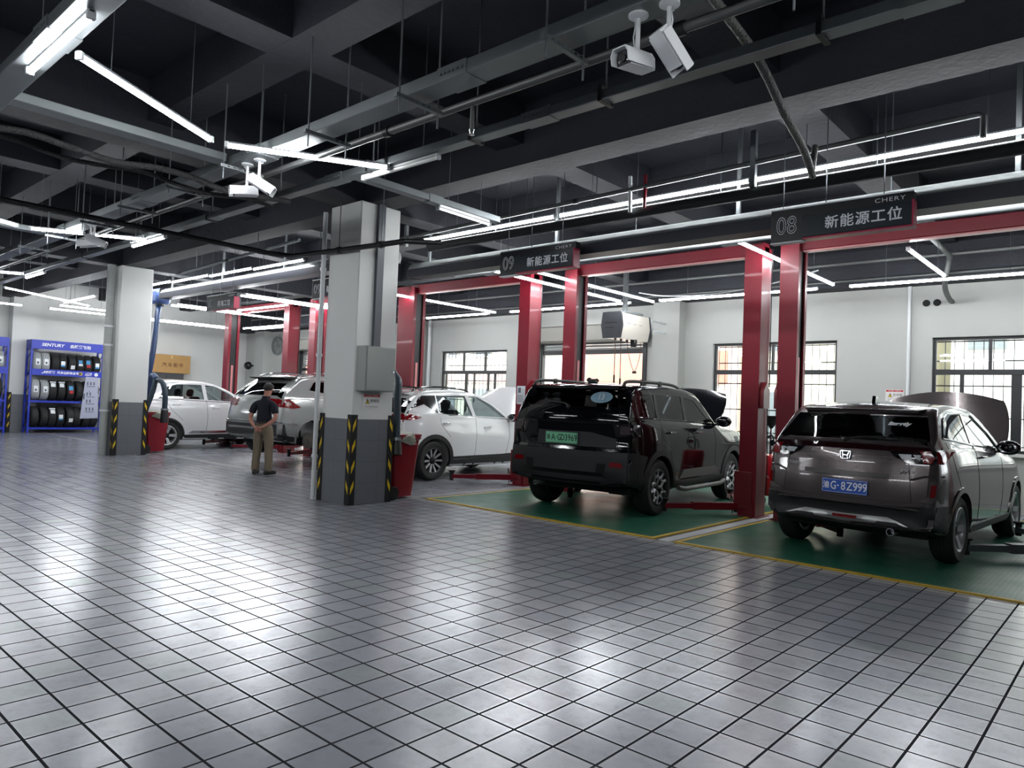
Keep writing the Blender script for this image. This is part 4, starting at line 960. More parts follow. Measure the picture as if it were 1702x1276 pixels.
hroot, hsk = build_car('crossover_car', 'brownish grey crossover with blue number plate and raised hood on the right green grating', (-2.28, 8.42, .012), -.056, HS, M_taupe,
    (.335, .215, .225, 'five', 5, M_rim),
    [[(.70, 1.165), (.72, 1.485), (1.06, 1.475), (1.60, 1.27), (1.88, 1.115)], [(-.32, 1.25), (-.12, 1.41), (.10, 1.475), (.64, 1.49), (.61, 1.18)]],
    [[(-.735, 1.195), (.735, 1.195), (.635, 1.45), (-.635, 1.45)]], [[(-.62, 1.10), (.62, 1.10), (.52, 1.46), (-.52, 1.46)]], M_dglass, .375)
def hp(view, poly, nm, m, off=.004, **k): return hsk.panel(view, poly, off, **k).build(nm, m, hroot)
arches(hsk, hroot, (0, 2.61), .335, .375, .05, M_taupe)
for v in 'RL': hp(v, [(.42, .22), (2.2, .22), (2.2, .34), (.42, .34)], 'side_sill', M_trimblk, .012, depth=.03)
hp('B', [(-.84, .31), (.84, .31), (.86, .60), (.5, .575), (0, .565), (-.5, .575), (-.86, .60)], 'lower_bumper', M_trimblk, .012, depth=.03)
for v in 'RL': hp(v, [(-.66, .30), (-.38, .30), (-.42, .48), (-.5, .60), (-.70, .60)], 'bumper_corner', M_trimblk, .012, depth=.03)
hp('B', [(-.60, .375), (-.50, .42), (-.40, .455), (0, .445), (.40, .455), (.50, .42), (.60, .375), (.45, .385), (0, .365), (-.45, .385)], 'silver_skid_strip', mat('satin_silver', (168, 170, 168), .35, .7), .022, depth=.03)
hp('B', [(-.11, .395), (.11, .395), (.12, .432), (-.12, .432)], 'rear_fog_lamp', M_lampred, .03, rnd=.01)
hp('B', [(-.82, 1.10), (.82, 1.10), (.80, 1.145), (0, 1.155), (-.80, 1.145)], 'lamp_bar', M_lampdk, .006)
for sg in (1, -1):
    q = [(.40, 1.115), (.46, 1.05), (.58, .99), (.83, .995), (.845, 1.115)]; l = hp('B', q if sg > 0 else mir(q), 'tail_lamp', M_gloss, .014, depth=.03)
    q = [(.70, 1.0), (.83, 1.0), (.84, 1.112), (.66, 1.112), (.68, 1.09)]; hsk.panel('B', q if sg > 0 else mir(q), .018).build('red_lens', M_lampred, l)
    q = [(.42, 1.113), (.44, 1.092), (.67, 1.092), (.66, 1.113)]; hsk.panel('B', q if sg > 0 else mir(q), .018).build('upper_red_lens', M_lampdk, l)
    for x0, x1, c0 in ((.49, .60, M_lampclr), (.615, .675, mat('grey_lamp_lens', (140, 144, 150), .15, coat=.6))):
        q = [(x0, 1.075), (x0+.035, 1.03), (x1, 1.025), (x1, 1.078)]; hsk.panel('B', q if sg > 0 else mir(q), .019).build('clear_lens', c0, l)
    hsk.panel('R' if sg > 0 else 'L', [(-.64, .995), (-.50, 1.01), (-.36, 1.075), (-.40, 1.115), (-.64, 1.115)], .012).build('side_lens', M_lampred, l)
    q = [(.66, .635), (.84, .63), (.85, .86), (.79, .855), (.755, .83), (.755, .69)]; hp('B', q if sg > 0 else mir(q), 'reflector_recess', mat('dull_taupe', (84, 79, 79), .4), .007)
    q = [(.765, .685), (.80, .69), (.805, .805), (.77, .80)]; hp('B', q if sg > 0 else mir(q), 'rear_reflector', M_lampred, .014)
hp('B', [(-.38, .835), (.43, .835), (.43, .875), (-.38, .88)], 'plate_garnish', mat('dark_satin_trim', (70, 68, 68), .3, .6), .02, depth=.03)
hsk.line('B', [(-.80, 1.09), (-.58, 1.00), (-.62, .62), (.62, .62), (.58, 1.00), (.80, 1.09)], .0035, 0).build('tailgate_seam', M_blk, hroot)
hsk.line('B', [(-.84, .88), (-.72, .875), (-.60, .835)], .012, 0).build('crease', M_taupe, hroot); hsk.line('B', [(.60, .835), (.72, .875), (.84, .88)], .012, 0).build('crease', M_taupe, hroot)
M_plblue = mat('blue_number_plate', (28, 84, 186), .35); M_plwhite = mat('plate_white_characters', (236, 240, 245), .4); M_plgreen = mat('green_number_plate', (130, 208, 164), .35)
plate(hroot, (.03, -.79, .72), .44, .14, M_plblue, M_plwhite, '', (('渝', .075, -.175, .85), ('G', .115, -.105, .72), ('·', .12, -.06, 1), ('8', .115, -.01, .8), ('Z', .115, .05, .8), ('9', .115, .105, .8), ('9', .115, .150, .8), ('9', .115, .195, .8)), R(-4))
em = MB(); ob = round_poly([(-.045, -.04), (.045, -.04), (.055, .042), (-.055, .042)], .02, 5); n = len(ob); ib = [(p[0]*.87, p[1]*.86) for p in ob]
for z0, z1 in ((0, .010),):
    V = [(p[0], p[1], z0) for p in ob]+[(p[0], p[1], z1) for p in ob]+[(p[0], p[1], z0) for p in ib]+[(p[0], p[1], z1) for p in ib]
    em.add(V, [(i, (i+1) % n, (i+1) % n+n, i+n) for i in range(n)]+[(2*n+i, 3*n+i, 3*n+(i+1) % n, 2*n+(i+1) % n) for i in range(n)]+[(n+i, n+(i+1) % n, 3*n+(i+1) % n, 3*n+i) for i in range(n)])
for sg in (1, -1): em.prism([(sg*.018, -.032), (sg*.018, -.008), (sg*.026, .034), (sg*.036, .034), (sg*.029, -.004), (sg*.027, -.032)][::sg], 0, .009)
em.prism([(-.022, -.006), (.022, -.006), (.024, .004), (-.024, .004)], 0, .009)
place(MB().prism([(a*.9, b*.9) for a, b in ob], -.002, .002), (.02, -.750, 1.035), (1, 0, 0), (0, .12, 1)).build('emblem_backing', M_trimblk, hroot)
place(em, (.02, -.752, 1.035), (1, 0, 0), (0, .12, 1)).build('emblem', M_chrome, hroot)
place(text_mb('XR-V', .045, .003, shear=.25, squeeze=1.35), (.58, -.735, .915), (1, .12, 0), (0, .1, 1)).build('badge', M_chrome, hroot)
place(text_mb('东风本田', .034, .003), (-.53, -.737, .915), (1, -.12, 0), (0, .1, 1)).build('badge', M_chrome, hroot)
place(text_mb('Smartly', .065, .001, shear=.2, offset=.004), (.42, -.452, 1.365), (1, .04, 0), (0, 1, .86)).build('window_sticker', M_plwhite, hroot)
sp = MB()
for sg in (1,): sp.add([(-.60, -.20, 1.525), (.60, -.20, 1.525), (.57, -.36, 1.505), (-.57, -.36, 1.505), (-.58, -.20, 1.46), (.58, -.20, 1.46), (.56, -.345, 1.475), (-.56, -.345, 1.475)], [(0, 1, 2, 3), (7, 6, 5, 4), (3, 2, 6, 7), (0, 4, 5, 1), (1, 5, 6, 2), (0, 3, 7, 4)])
sp.build('roof_spoiler', M_taupe, hroot); MB().box((0, -.362, 1.493), (.3, .008, .012)).build('high_brake_lamp', M_lampdk, hroot)
MB().tube([(-.02, -.69, 1.19), (.10, -.63, 1.215), (.36, -.60, 1.235)], [.012, .008, .005], 8).sphere((-.02, -.69, 1.185), .025, 12, 8).build('rear_wiper', M_blackpl, hroot)
MB().prism([(-.10, 0), (.07, 0), (.055, .02), (-.045, .085), (-.075, .085)], -.018, .018, 'x').xf(Matrix.Translation((.05, .02, 1.567))).build('antenna_fin', M_gloss, hroot)
MB().lathe([(.03, -.10), (.036, -.10), (.036, .05), (.03, .05)], 20, 'y').xf(Matrix.Translation((.47, -.72, .335))).build('exhaust_pipe', M_chrome, hroot)
seams(hsk, hroot, [[(.66, .36), (.66, .8), (.665, 1.16)], [(-.05, .74), (-.20, .95), (-.30, 1.2)], [(1.72, .36), (1.80, .8), (1.86, 1.1)]]); handle(hsk, hroot, .86, 1.03, M_taupe)
for v in 'RL':
    hsk.line(v, [(-.34, 1.235), (.64, 1.165), (1.92, 1.10)], .007, .004).build('window_chrome', M_chrome, hroot)
    hsk.line(v, [(-.34, 1.24), (-.14, 1.425), (.10, 1.49), (.68, 1.505), (1.08, 1.49), (1.62, 1.285), (1.92, 1.11)], .006, .004).build('window_chrome', M_chrome, hroot)
mirror(hroot, .83, 1.80, 1.13, 1, M_gloss); mirror(hroot, -.83, 1.80, 1.13, -1, M_gloss)
def open_hood(root, y0, z0, wdt, L, ang, m, under, bulge=.06):
    """hood swung up about its rear edge, seen from behind"""
    nx, ny = 12, 8; vs = []; fs = []
    for side in (0, 1):
        for j in range(ny+1):
            t = j/ny
            for i in range(nx+1):
                u = -1+2*i/nx; hw = wdt*(1-.16*t**3); x = u*hw; s = t*L*(1-.10*u*u*t)
                h = bulge*(1-u*u)*(.6+.4*t)-.04*t*t-(side*.022)
                vs.append((x, y0+s*math.cos(ang)-h*math.sin(ang), z0+s*math.sin(ang)+h*math.cos(ang)))
    o = (nx+1)*(ny+1)
    for j in range(ny):
        for i in range(nx):
            a = j*(nx+1)+i; fs.append((a, a+1, a+nx+2, a+nx+1)); fs.append((o+a, o+a+nx+1, o+a+nx+2, o+a+1))
    rim = [i for i in range(nx+1)]+[j*(nx+1)+nx for j in range(1, ny+1)]+[ny*(nx+1)+i for i in range(nx-1, -1, -1)]+[j*(nx+1) for j in range(ny-1, 0, -1)]
    for k in range(len(rim)): a, b = rim[k], rim[(k+1) % len(rim)]; fs.append((a, o+a, o+b, b))
    h = MB().add(vs, fs, True).build('hood', m, root, 50)
    def W(u, t, d): 
        hw = wdt*(1-.16*t**3); s = t*L*(1-.10*u*u*t); q = bulge*(1-u*u)*(.6+.4*t)-.04*t*t-.022-d
        return Vector((u*hw, y0+s*math.cos(ang)-q*math.sin(ang), z0+s*math.sin(ang)+q*math.cos(ang)))
    un = MB()
    G = [[W(-.86+1.72*i/8, .1+.8*j/6, .012) for i in range(9)] for j in range(7)]
    un.add([p for r in G for p in r], [(j*9+i, j*9+i+1, j*9+i+10, j*9+i+9) for j in range(6) for i in range(8)], True); un.build('hood_lining', under, h)
    st = MB()
    for u0, t0, u1, t1 in ((-.9, .06, -.9, .93), (.9, .06, .9, .93), (-.9, .93, .9, .93), (-.5, .1, -.1, .9), (.5, .1, .1, .9)): st.tube([W(u0+(u1-u0)*k/6, t0+(t1-t0)*k/6, .02) for k in range(7)], .014, 6)
    st.build('hood_ribs', m, h); MB().tube([W(.8, .35, .02), Vector((wdt*.8, y0+L*.62, z0-.10))], .008, 8).build('hood_stay', M_blk, h)
    return h
M_lining = mat('hood_lining_felt', (52, 52, 52), .9)
open_hood(hroot, 2.32, 1.03, .80, .98, R(52), M_taupe, M_lining)

# ------------------------------------------------------------------ black boxy off-road car
BS = dict(W=.97, wb_len=2.735, track=.835, tan=.22, er=.06, side=[(.08, .975), (.25, .99), (.5, 1.0), (.75, 1.0), (.92, .985), (1, .968)], rbulge=.11, rlen=.55, fbulge=.14, flen=.6, floor=1.14, seat=1.26, rs=.75,
    zs=fn([(-.9, .44), (-.5, .36), (0, .30), (2.7, .30), (3.8, .40)]), wb=fn([(-.9, .91), (-.6, .955), (0, .97), (2.7, .97), (3.4, .93), (3.8, .82)]),
    zb=fn([(-.9, 1.25), (0, 1.24), (1.9, 1.19), (2.4, 1.13), (3.8, 1.0)]),
    zr=fn([(-.9, .55), (-.897, .80), (-.885, .87), (-.86, .90), (-.85, 1.05), (-.835, 1.30), (-.80, 1.40), (-.68, 1.60), (-.62, 1.67), (-.52, 1.71), (-.3, 1.73), (.4, 1.745), (1.0, 1.735), (1.4, 1.68), (1.75, 1.47), (2.1, 1.23), (2.25, 1.17), (2.9, 1.13), (3.45, 1.06), (3.68, .9), (3.78, .7), (3.8, .55)]))
BS['ys'] = sorted(set([-.9, -.897, -.885, -.87, -.86, -.85, -.843, -.835, -.82, -.80, -.77]+frange(-.74, 3.6, 46)+[3.68, 3.74, 3.78, 3.8])); BS['ycab'] = frange(-.72, 2.05, 26)
M_blackpaint = mat('black_car_paint', (8, 9, 13), .10, 0, .6, spec=.05)
broot, bsk = build_car('boxy_car', 'black boxy off-road car with green number plate on the green grating', (-5.867, 8.48, .012), .085, BS, M_blackpaint,
    (.375, .235, .245, 'hex', 5, M_rim), [[(-.50, 1.31), (-.44, 1.60), (-.06, 1.612), (-.06, 1.29)], [(.02, 1.285), (.02, 1.612), (.84, 1.61), (.84, 1.265)], [(.94, 1.26), (.94, 1.60), (1.28, 1.57), (1.82, 1.24)]],
    [[(-.70, 1.42), (.70, 1.42), (.62, 1.635), (-.62, 1.635)]], [[(-.68, 1.26), (.68, 1.26), (.6, 1.62), (-.6, 1.62)]], M_dglass, .43)
def bp(view, poly, nm, m, off=.004, **k): return bsk.panel(view, poly, off, **k).build(nm, m, broot)
arches(bsk, broot, (0, 2.735), .375, .43, .075, M_trimblk)
bp('B', [(-.93, .45), (-.60, .42), (.60, .42), (.93, .45), (.95, .85), (.55, .85), (-.55, .85), (-.95, .85)], 'rear_bumper', M_trimblk, .025, depth=.04)
for v in 'RL':
    bp(v, [(-.86, .44), (-.48, .42), (-.49, .62), (-.42, .80), (-.80, .86)], 'bumper_corner', M_trimblk, .018, depth=.04); bp(v, [(.46, .30), (2.26, .30), (2.26, .44), (.46, .44)], 'side_sill', M_trimblk, .014, depth=.03)
    bp(v, [(.62, .46), (2.1, .46), (2.1, .56), (1.95, .58), (.75, .58)], 'door_lower_trim', mat('dusty_dark_grey', (66, 64, 62), .5), .016, depth=.02)
    bp(v, [(-.72, 1.30), (-.62, 1.60), (-.48, 1.60), (-.53, 1.30)], 'pillar_panel', M_gloss, .004)
bp('B', [(-.46, .90), (.72, .90), (.72, 1.02), (.36, 1.09), (-.46, 1.09)], 'plate_recess', M_trimblk, .008); bp('B', [(-.78, 1.20), (.78, 1.20), (.78, 1.225), (-.78, 1.225)], 'tailgate_ledge', M_gloss, .03, depth=.04)
bp('B', [(-.95, .855), (.95, .855), (.95, .885), (-.95, .885)], 'bumper_top_strip', M_gloss, .03, depth=.05)
for sg in (1, -1):
    q = [(.74, 1.045), (.93, 1.055), (.93, 1.21), (.74, 1.215)]; l = bp('B', q if sg > 0 else mir(q), 'tail_lamp', mat('smoked_tail_lamp', (24, 20, 22), .08, coat=1), .02, depth=.04)
    q = [(.77, 1.075), (.90, 1.08), (.90, 1.18), (.77, 1.185)]; bsk.panel('B', q if sg > 0 else mir(q), .024).build('lens_inner', mat('smoky_lens', (66, 56, 60), .15, coat=.6), l)
    bsk.panel('R' if sg > 0 else 'L', [(-.80, 1.05), (-.60, 1.06), (-.60, 1.20), (-.80, 1.21)], .018, depth=.03).build('side_lens', MATS['smoked_tail_lamp'], l)
    q = [(.66, .665), (.84, .66), (.82, .72), (.68, .725)]; r = bp('B', q if sg > 0 else mir(q), 'rear_reflector', M_lampred, .034, depth=.03)
    q = [(.60, .58), (.48, .58), (.50, .70), (.62, .70)]; bp('B', q if sg > 0 else mir(q), 'bumper_mesh', M_well, .028)
bsk.line('B', [(-.72, .89), (-.72, 1.42), (-.68, 1.44)], .004).build('tailgate_seam', M_well, broot); bsk.line('B', [(.74, .89), (.73, 1.42), (.69, 1.44)], .004).build('tailgate_seam', M_well, broot)
plate(broot, (-.06, -.882, .995), .50, .15, M_plgreen, mat('plate_dark_characters', (24, 40, 34), .5), '', (('渝', .075, -.20, .8), ('A', .115, -.125, .78), ('·', .12, -.075, 1), ('G', .115, -.03, .72), ('D', .115, .025, .72), ('3', .115, .08, .76), ('9', .115, .128, .76), ('6', .115, .176, .76), ('9', .115, .223, .76)), 0)
sp = MB(); V = [(-.72, -.50, 1.70), (.72, -.50, 1.70), (.69, -.73, 1.69), (-.69, -.73, 1.69), (-.71, -.55, 1.64), (.71, -.55, 1.64), (.68, -.715, 1.655), (-.68, -.715, 1.655)]
sp.add(V, [(0, 1, 2, 3), (7, 6, 5, 4), (3, 2, 6, 7), (0, 4, 5, 1), (1, 5, 6, 2), (0, 3, 7, 4)]); sp.build('roof_spoiler', M_gloss, broot)
stk = bsk.panel('B', [(.43+.155*math.cos(R(a)), 1.545+.075*math.sin(R(a))) for a in range(0, 360, 15)], .004, depth=0); st = stk.build('window_sticker', mat('pale_blue_sticker', (150, 186, 206), .5), broot)
p, n, d = bsk.ray('B', .43, 1.545); place(text_mb('13', .12, squeeze=.9, offset=.002), p+n*.012, (1, 0, 0), (0, .5, 1)).build('lettering', M_plwhite, st)
MB().tube([(0, -.835, 1.42), (-.08, -.795, 1.455), (-.36, -.78, 1.475)], [.012, .008, .006], 8).sphere((.0, -.835, 1.41), .028, 12, 8).build('rear_wiper', M_blackpl, broot)
for sg in (1, -1):
    rr = MB(); pts = smooth_path([(sg*.70, -.62, 1.70), (sg*.70, -.5, 1.765), (sg*.70, .2, 1.785), (sg*.69, .9, 1.775), (sg*.68, 1.2, 1.71)], 5); rr.tube(pts, .022, 8)
    for y in (-.1, .45): rr.box((sg*.70, y, 1.77), (.03, .07, .08))
    rr.build('roof_rail', M_trimblk, broot)
    MB().tube([(sg*.98, .55, .34), (sg*1.0, .75, .31), (sg*1.0, 2.1, .31), (sg*.98, 2.3, .34)], .034, 10).build('side_step', mat('grey_step', (92, 92, 90), .5, .3), broot)
lump = MB().sphere((.02, -.25, 1.76), (.07, .08, .05), 14, 8).sphere((-.02, -.28, 1.79), (.04, .04, .035), 12, 8).sphere((.06, -.22, 1.785), (.035, .04, .03), 12, 8); lump.build('roof_antenna', M_blackpl, broot)
seams(bsk, broot, [[(.89, .46), (.89, 1.0), (.89, 1.24)], [(.02, 1.27), (.0, 1.0), (.30, .86), (.43, .60)], [(1.95, .46), (1.95, 1.0), (1.86, 1.22)]])
for y in (.30, 1.28): handle(bsk, broot, y, 1.10, M_gloss, L=.24)
for v in 'RL': bsk.line(v, [(-.56, 1.30), (1.88, 1.235)], .008, .004).build('window_trim', M_gloss, broot)
mirror(broot, .95, 2.05, 1.27, 1, M_gloss); mirror(broot, -.95, 2.05, 1.27, -1, M_gloss)
open_hood(broot, 2.30, 1.20, .84, 1.0, R(38), M_blackpaint, M_lining, .04)
MB().lathe([(.025, -.1), (.03, -.1), (.03, .1), (.025, .1)], 16, 'y').xf(Matrix.Translation((-.5, -.72, .36))).build('exhaust_pipe', M_grey, broot)
MB().bb((-.8, -.55, .30), (.8, 2.9, .44)).build('underbody', M_well, broot); MB().bb((-.7, -.5, .26), (.7, 2.9, .42)).build('underbody', M_well, hroot)

# ------------------------------------------------------------------ three pale crossovers
M_pearl = mat('white_car_paint', (214, 216, 217), .14, 0, .9); M_silver = mat('silver_car_paint', (182, 184, 184), .2, .45, .9)
def crossover(label, loc, rz, L0, L1, W, wbl, H, cfg, well, paint, wins, rear, glass, belt, lift=0.0, roof=None, skip=(), rglass=None, name='crossover_car'):
    k = H/1.655
    S = dict(W=W, wb_len=wbl, track=W-.12, tan=.34, side=SIDE, rbulge=.17, rlen=.8, fbulge=.22, flen=.9, floor=belt-.10, seat=belt+.02, rs=.62,
        zs=fn([(-L0, .40), (-.45, .28), (0, .23), (wbl, .23), (L1, .28)]), wb=fn([(-L0, W*.92), (-.5, W*.985), (0, W), (wbl, W), (L1-.35, W*.94), (L1, W*.82)]),
        zb=fn([(-L0, belt+.05), (0, belt+.03), (1.6, belt-.03), (2.4, belt-.09), (L1, .82)]),
        zr=fn([(-L0, .55), (-L0+.005, .74), (-L0+.03, .86), (-L0+.07, .98), (-L0+.11, 1.10), (-L0+.16, 1.18), (-L0+.32, 1.34)]+[(y, z*k) for y, z in (roof or [(-.36, 1.50), (-.25, 1.565), (-.05, 1.61), (.5, 1.65), (1.0, 1.635), (1.35, 1.57), (1.7, 1.41), (2.05, 1.21)])]+[(2.32, 1.07), (2.5, 1.03), (3.0, .98), (L1-.22, .88), (L1-.05, .70), (L1, .55)]))
    if rglass: S['rglass'] = rglass
    S['ys'] = sorted(set([-L0, -L0+.005, -L0+.018, -L0+.03, -L0+.05, -L0+.07, -L0+.09, -L0+.11, -L0+.14]+frange(-L0+.18, L1-.22, 44)+[L1-.12, L1-.05, L1-.02, L1])); S['ycab'] = frange(-L0+.24, 2.05, 26)
    root, sk = build_car(name, label, loc, rz, S, paint, cfg, wins, rear, [[(-.63, belt+.01), (.63, belt+.01), (.52, (1.51)*k), (-.52, (1.51)*k)]], glass, well, skip_wheel=skip, zoff=lift)
    MB().bb((-.7, -.5, .25+lift), (.7, wbl+.3, .40+lift)).build('underbody', M_well, root)
    return root, sk, S
def wbits(root, sk, arch_m, cfg, well, wbl, lift, seamlist, handles, hm, mir_y, mir_z, mir_m, W, sill_m, aw=.06):
    arches(sk, root, (0, wbl), cfg[0], well, aw, arch_m, lift)
    for v in 'RL': sk.panel(v, [(well+.03, .23+lift), (wbl-well-.03, .23+lift), (wbl-well-.03, .40+lift), (well+.03, .36+lift)], .012, depth=.03).build('side_sill', sill_m, root)
    seams(sk, root, seamlist, lift)
    for y, z in handles: handle(sk, root, y, z, hm, lift)
    for sg in (1, -1): mirror(root, sg*(W-.05), mir_y, mir_z+lift, sg, mir_m)
# white one at the middle of the picture
cfgW = (.355, .225, .235, 'spoke', 10, M_rim)
wroot, wsk, WS = crossover('white crossover with black roof rails and open hood beside the green grating', (-10.5, 8.76, 0), 0, .88, 3.6, .915, 2.67, 1.655, cfgW, .40, M_pearl,
    [[(.15, 1.225), (.13, 1.525), (.88, 1.545), (1.0, 1.175), (.40, 1.165)], [(1.09, 1.17), (.98, 1.545), (1.22, 1.535), (1.58, 1.39), (1.95, 1.15)]], [[(-.63, 1.20), (.63, 1.20), (.55, 1.46), (-.55, 1.46)]], M_lglass, 1.14, rglass=M_dglass)
wbits(wroot, wsk, M_trimblk, cfgW, .40, 2.67, 0, [[(1.03, .40), (1.06, .8), (1.05, 1.16)], [(.12, 1.19), (.16, 1.0), (.38, .78)], [(1.9, .40), (2.0, .8), (1.98, 1.12)]], ((.28, 1.03), (1.36, .96)), M_chrome, 2.02, 1.15, M_gloss, .915, M_trimblk, .075)
for v in 'RL':
    wsk.panel(v, [(-.70, 1.245), (-.42, 1.47), (-.2, 1.515), (.10, 1.525), (.11, 1.20), (-.20, 1.36), (-.5, 1.28)], .004).build('quarter_window', M_gloss, wroot)
    l = wsk.panel(v, [(-.80, 1.075), (-.80, 1.175), (-.58, 1.19), (-.30, 1.125), (-.52, 1.075)], .010).build('tail_lamp', M_lampred, wroot)
    wsk.panel(v, [(.44, .38), (2.2, .38), (2.2, .46), (1.8, .44), (.46, .42)], .012, depth=.02).build('door_cladding', M_trimblk, wroot); wsk.panel(v, [(-.78, .36), (-.44, .32), (-.46, .5), (-.80, .52)], .014, depth=.03).build('bumper_corner', M_trimblk, wroot)
    wsk.line(v, [(.12, 1.20), (1.0, 1.155), (1.98, 1.125)], .006, .004).build('window_chrome', M_chrome, wroot)
wsk.panel('B', [(-.84, .34), (.84, .34), (.85, .54), (-.85, .54)], .014, depth=.03).build('lower_bumper', M_trimblk, wroot); wsk.panel('B', [(-.80, 1.085), (.80, 1.085), (.80, 1.165), (-.80, 1.165)], .012).build('lamp_bar', M_lampred, wroot)
wsk.line('B', [(-.74, 1.07), (-.70, .62), (.70, .62), (.74, 1.07)], .004).build('tailgate_seam', M_blk, wroot)
MB().box((0, -.70, .86), (.44, .012, .14)).build('number_plate', M_plblue, wroot) if False else None
sp = MB(); V = [(-.56, -.22, 1.585), (.56, -.22, 1.585), (.54, -.46, 1.55), (-.54, -.46, 1.55), (-.55, -.26, 1.52), (.55, -.26, 1.52), (.53, -.44, 1.53), (-.53, -.44, 1.53)]
sp.add(V, [(0, 1, 2, 3), (7, 6, 5, 4), (3, 2, 6, 7), (0, 4, 5, 1), (1, 5, 6, 2), (0, 3, 7, 4)]); sp.build('roof_spoiler', M_pearl, wroot)
for sg in (1, -1): MB().tube(smooth_path([(sg*.57, -.30, 1.59), (sg*.575, -.15, 1.65), (sg*.58, .4, 1.685), (sg*.57, .95, 1.665), (sg*.56, 1.15, 1.61)], 5), .018, 8).build('roof_rail', M_gloss, wroot)
open_hood(wroot, 2.30, 1.08, .80, .98, R(46), M_pearl, mat('pale_hood_underside', (186, 188, 188), .5), .06)
# silver one raised on its lift, a rear wheel taken off
cfgS = (.36, .225, .235, 'twin', 5, M_rim); LS = .20
sroot, ssk, SS = crossover('silver crossover raised on a lift with its rear wheel taken off', (-13.30, 8.0, 0), .10, .95, 3.7, .92, 2.75, 1.67, cfgS, .405, M_silver,
    [[(-.08, 1.34), (.06, 1.50), (.44, 1.53), (.44, 1.27)], [(.52, 1.25), (.52, 1.54), (1.0, 1.55), (1.04, 1.20)], [(1.12, 1.20), (1.09, 1.55), (1.25, 1.54), (1.62, 1.38), (1.95, 1.16)]], [[(-.64, 1.21), (.64, 1.21), (.56, 1.46), (-.56, 1.46)]], M_dglass, 1.15, lift=LS, skip=((False, 1),))
wbits(sroot, ssk, M_silver, cfgS, .405, 2.75, LS, [[(1.06, .40), (1.08, .8), (1.06, 1.18)], [(.46, 1.24), (.42, 1.0), (.46, .7)], [(2.0, .40), (2.05, .8), (2.0, 1.14)]], ((.62, 1.05), (1.5, 1.02)), M_silver, 2.02, 1.16, M_silver, .92, M_trimblk, .03)
for v in 'RL':
    ssk.panel(v, [(-.86, 1.0+LS), (-.86, 1.15+LS), (-.60, 1.15+LS), (-.34, .995+LS), (-.5, .97+LS)], .010).build('tail_lamp', M_lampred, sroot); ssk.line(v, [(-.84, .70+LS), (-.42, .66+LS)], .012, .004).build('bumper_chrome', M_chrome, sroot)
    ssk.panel(v, [(-.80, .36+LS), (-.42, .32+LS), (-.45, .42+LS), (-.82, .48+LS)], .012, depth=.03).build('bumper_corner', M_trimblk, sroot)
    ssk.line(v, [(-.12, 1.33+LS), (.05, 1.515+LS), (.44, 1.545+LS), (1.0, 1.565+LS), (1.27, 1.555+LS)], .008, .004).build('window_chrome', M_chrome, sroot); ssk.line(v, [(-.75, 1.14+LS), (-.2, 1.16+LS), (1.0, 1.10+LS), (2.2, 1.03+LS)], .006, 0).build('shoulder_crease', M_silver, sroot)
ssk.panel('B', [(-.86, .38+LS), (.86, .38+LS), (.87, .66+LS), (-.87, .66+LS)], .012, depth=.03).build('lower_bumper', mat('dark_grey_bumper', (52, 54, 56), .4), sroot); ssk.line('B', [(-.86, .70+LS), (.86, .70+LS)], .014, .004).build('bumper_chrome', M_chrome, sroot)
ssk.panel('B', [(-.86, 1.0+LS), (-.50, .98+LS), (-.42, 1.10+LS), (-.86, 1.14+LS)], .012).build('tail_lamp', M_lampred, sroot); ssk.panel('B', [(.42, 1.10+LS), (.50, .98+LS), (.86, 1.0+LS), (.86, 1.14+LS)], .012).build('tail_lamp', M_lampred, sroot)
sp = MB(); V = [(-.60, -.20, 1.60+LS), (.60, -.20, 1.60+LS), (.58, -.52, 1.575+LS), (-.58, -.52, 1.575+LS), (-.59, -.26, 1.53+LS), (.59, -.26, 1.53+LS), (.57, -.49, 1.55+LS), (-.57, -.49, 1.55+LS)]
sp.add(V, [(0, 1, 2, 3), (7, 6, 5, 4), (3, 2, 6, 7), (0, 4, 5, 1), (1, 5, 6, 2), (0, 3, 7, 4)]); sp.build('roof_spoiler', mat('olive_dark_trim', (34, 34, 28), .6), sroot)
for sg in (1, -1): MB().tube(smooth_path([(sg*.60, -.25, 1.60+LS), (sg*.60, 0, 1.665+LS), (sg*.60, .6, 1.70+LS), (sg*.58, 1.1, 1.66+LS)], 5), .015, 8).build('roof_rail', M_chrome, sroot)
z = .36+LS-.02; b = MB().lathe([(0, -.02), (.15, -.02), (.155, 0), (.155, .03), (.06, .035), (.06, .07), (.03, .075), (0, .075)], 28, 'x').xf(Matrix.Translation((.74, 0, z))).build('brake_disc', mat('rusty_disc', (150, 146, 140), .4, .7), sroot)
MB().box((.74, .14, z+.02), (.09, .10, .16), bev=.02).build('brake_caliper', M_blk, b); MB().tube([(.56, -.08, z+.02), (.56, -.12, z+.4)], .035, 10).tube([(.40, .04, z), (.74, 0, z)], .045, 10).build('suspension_strut', M_blk, b)
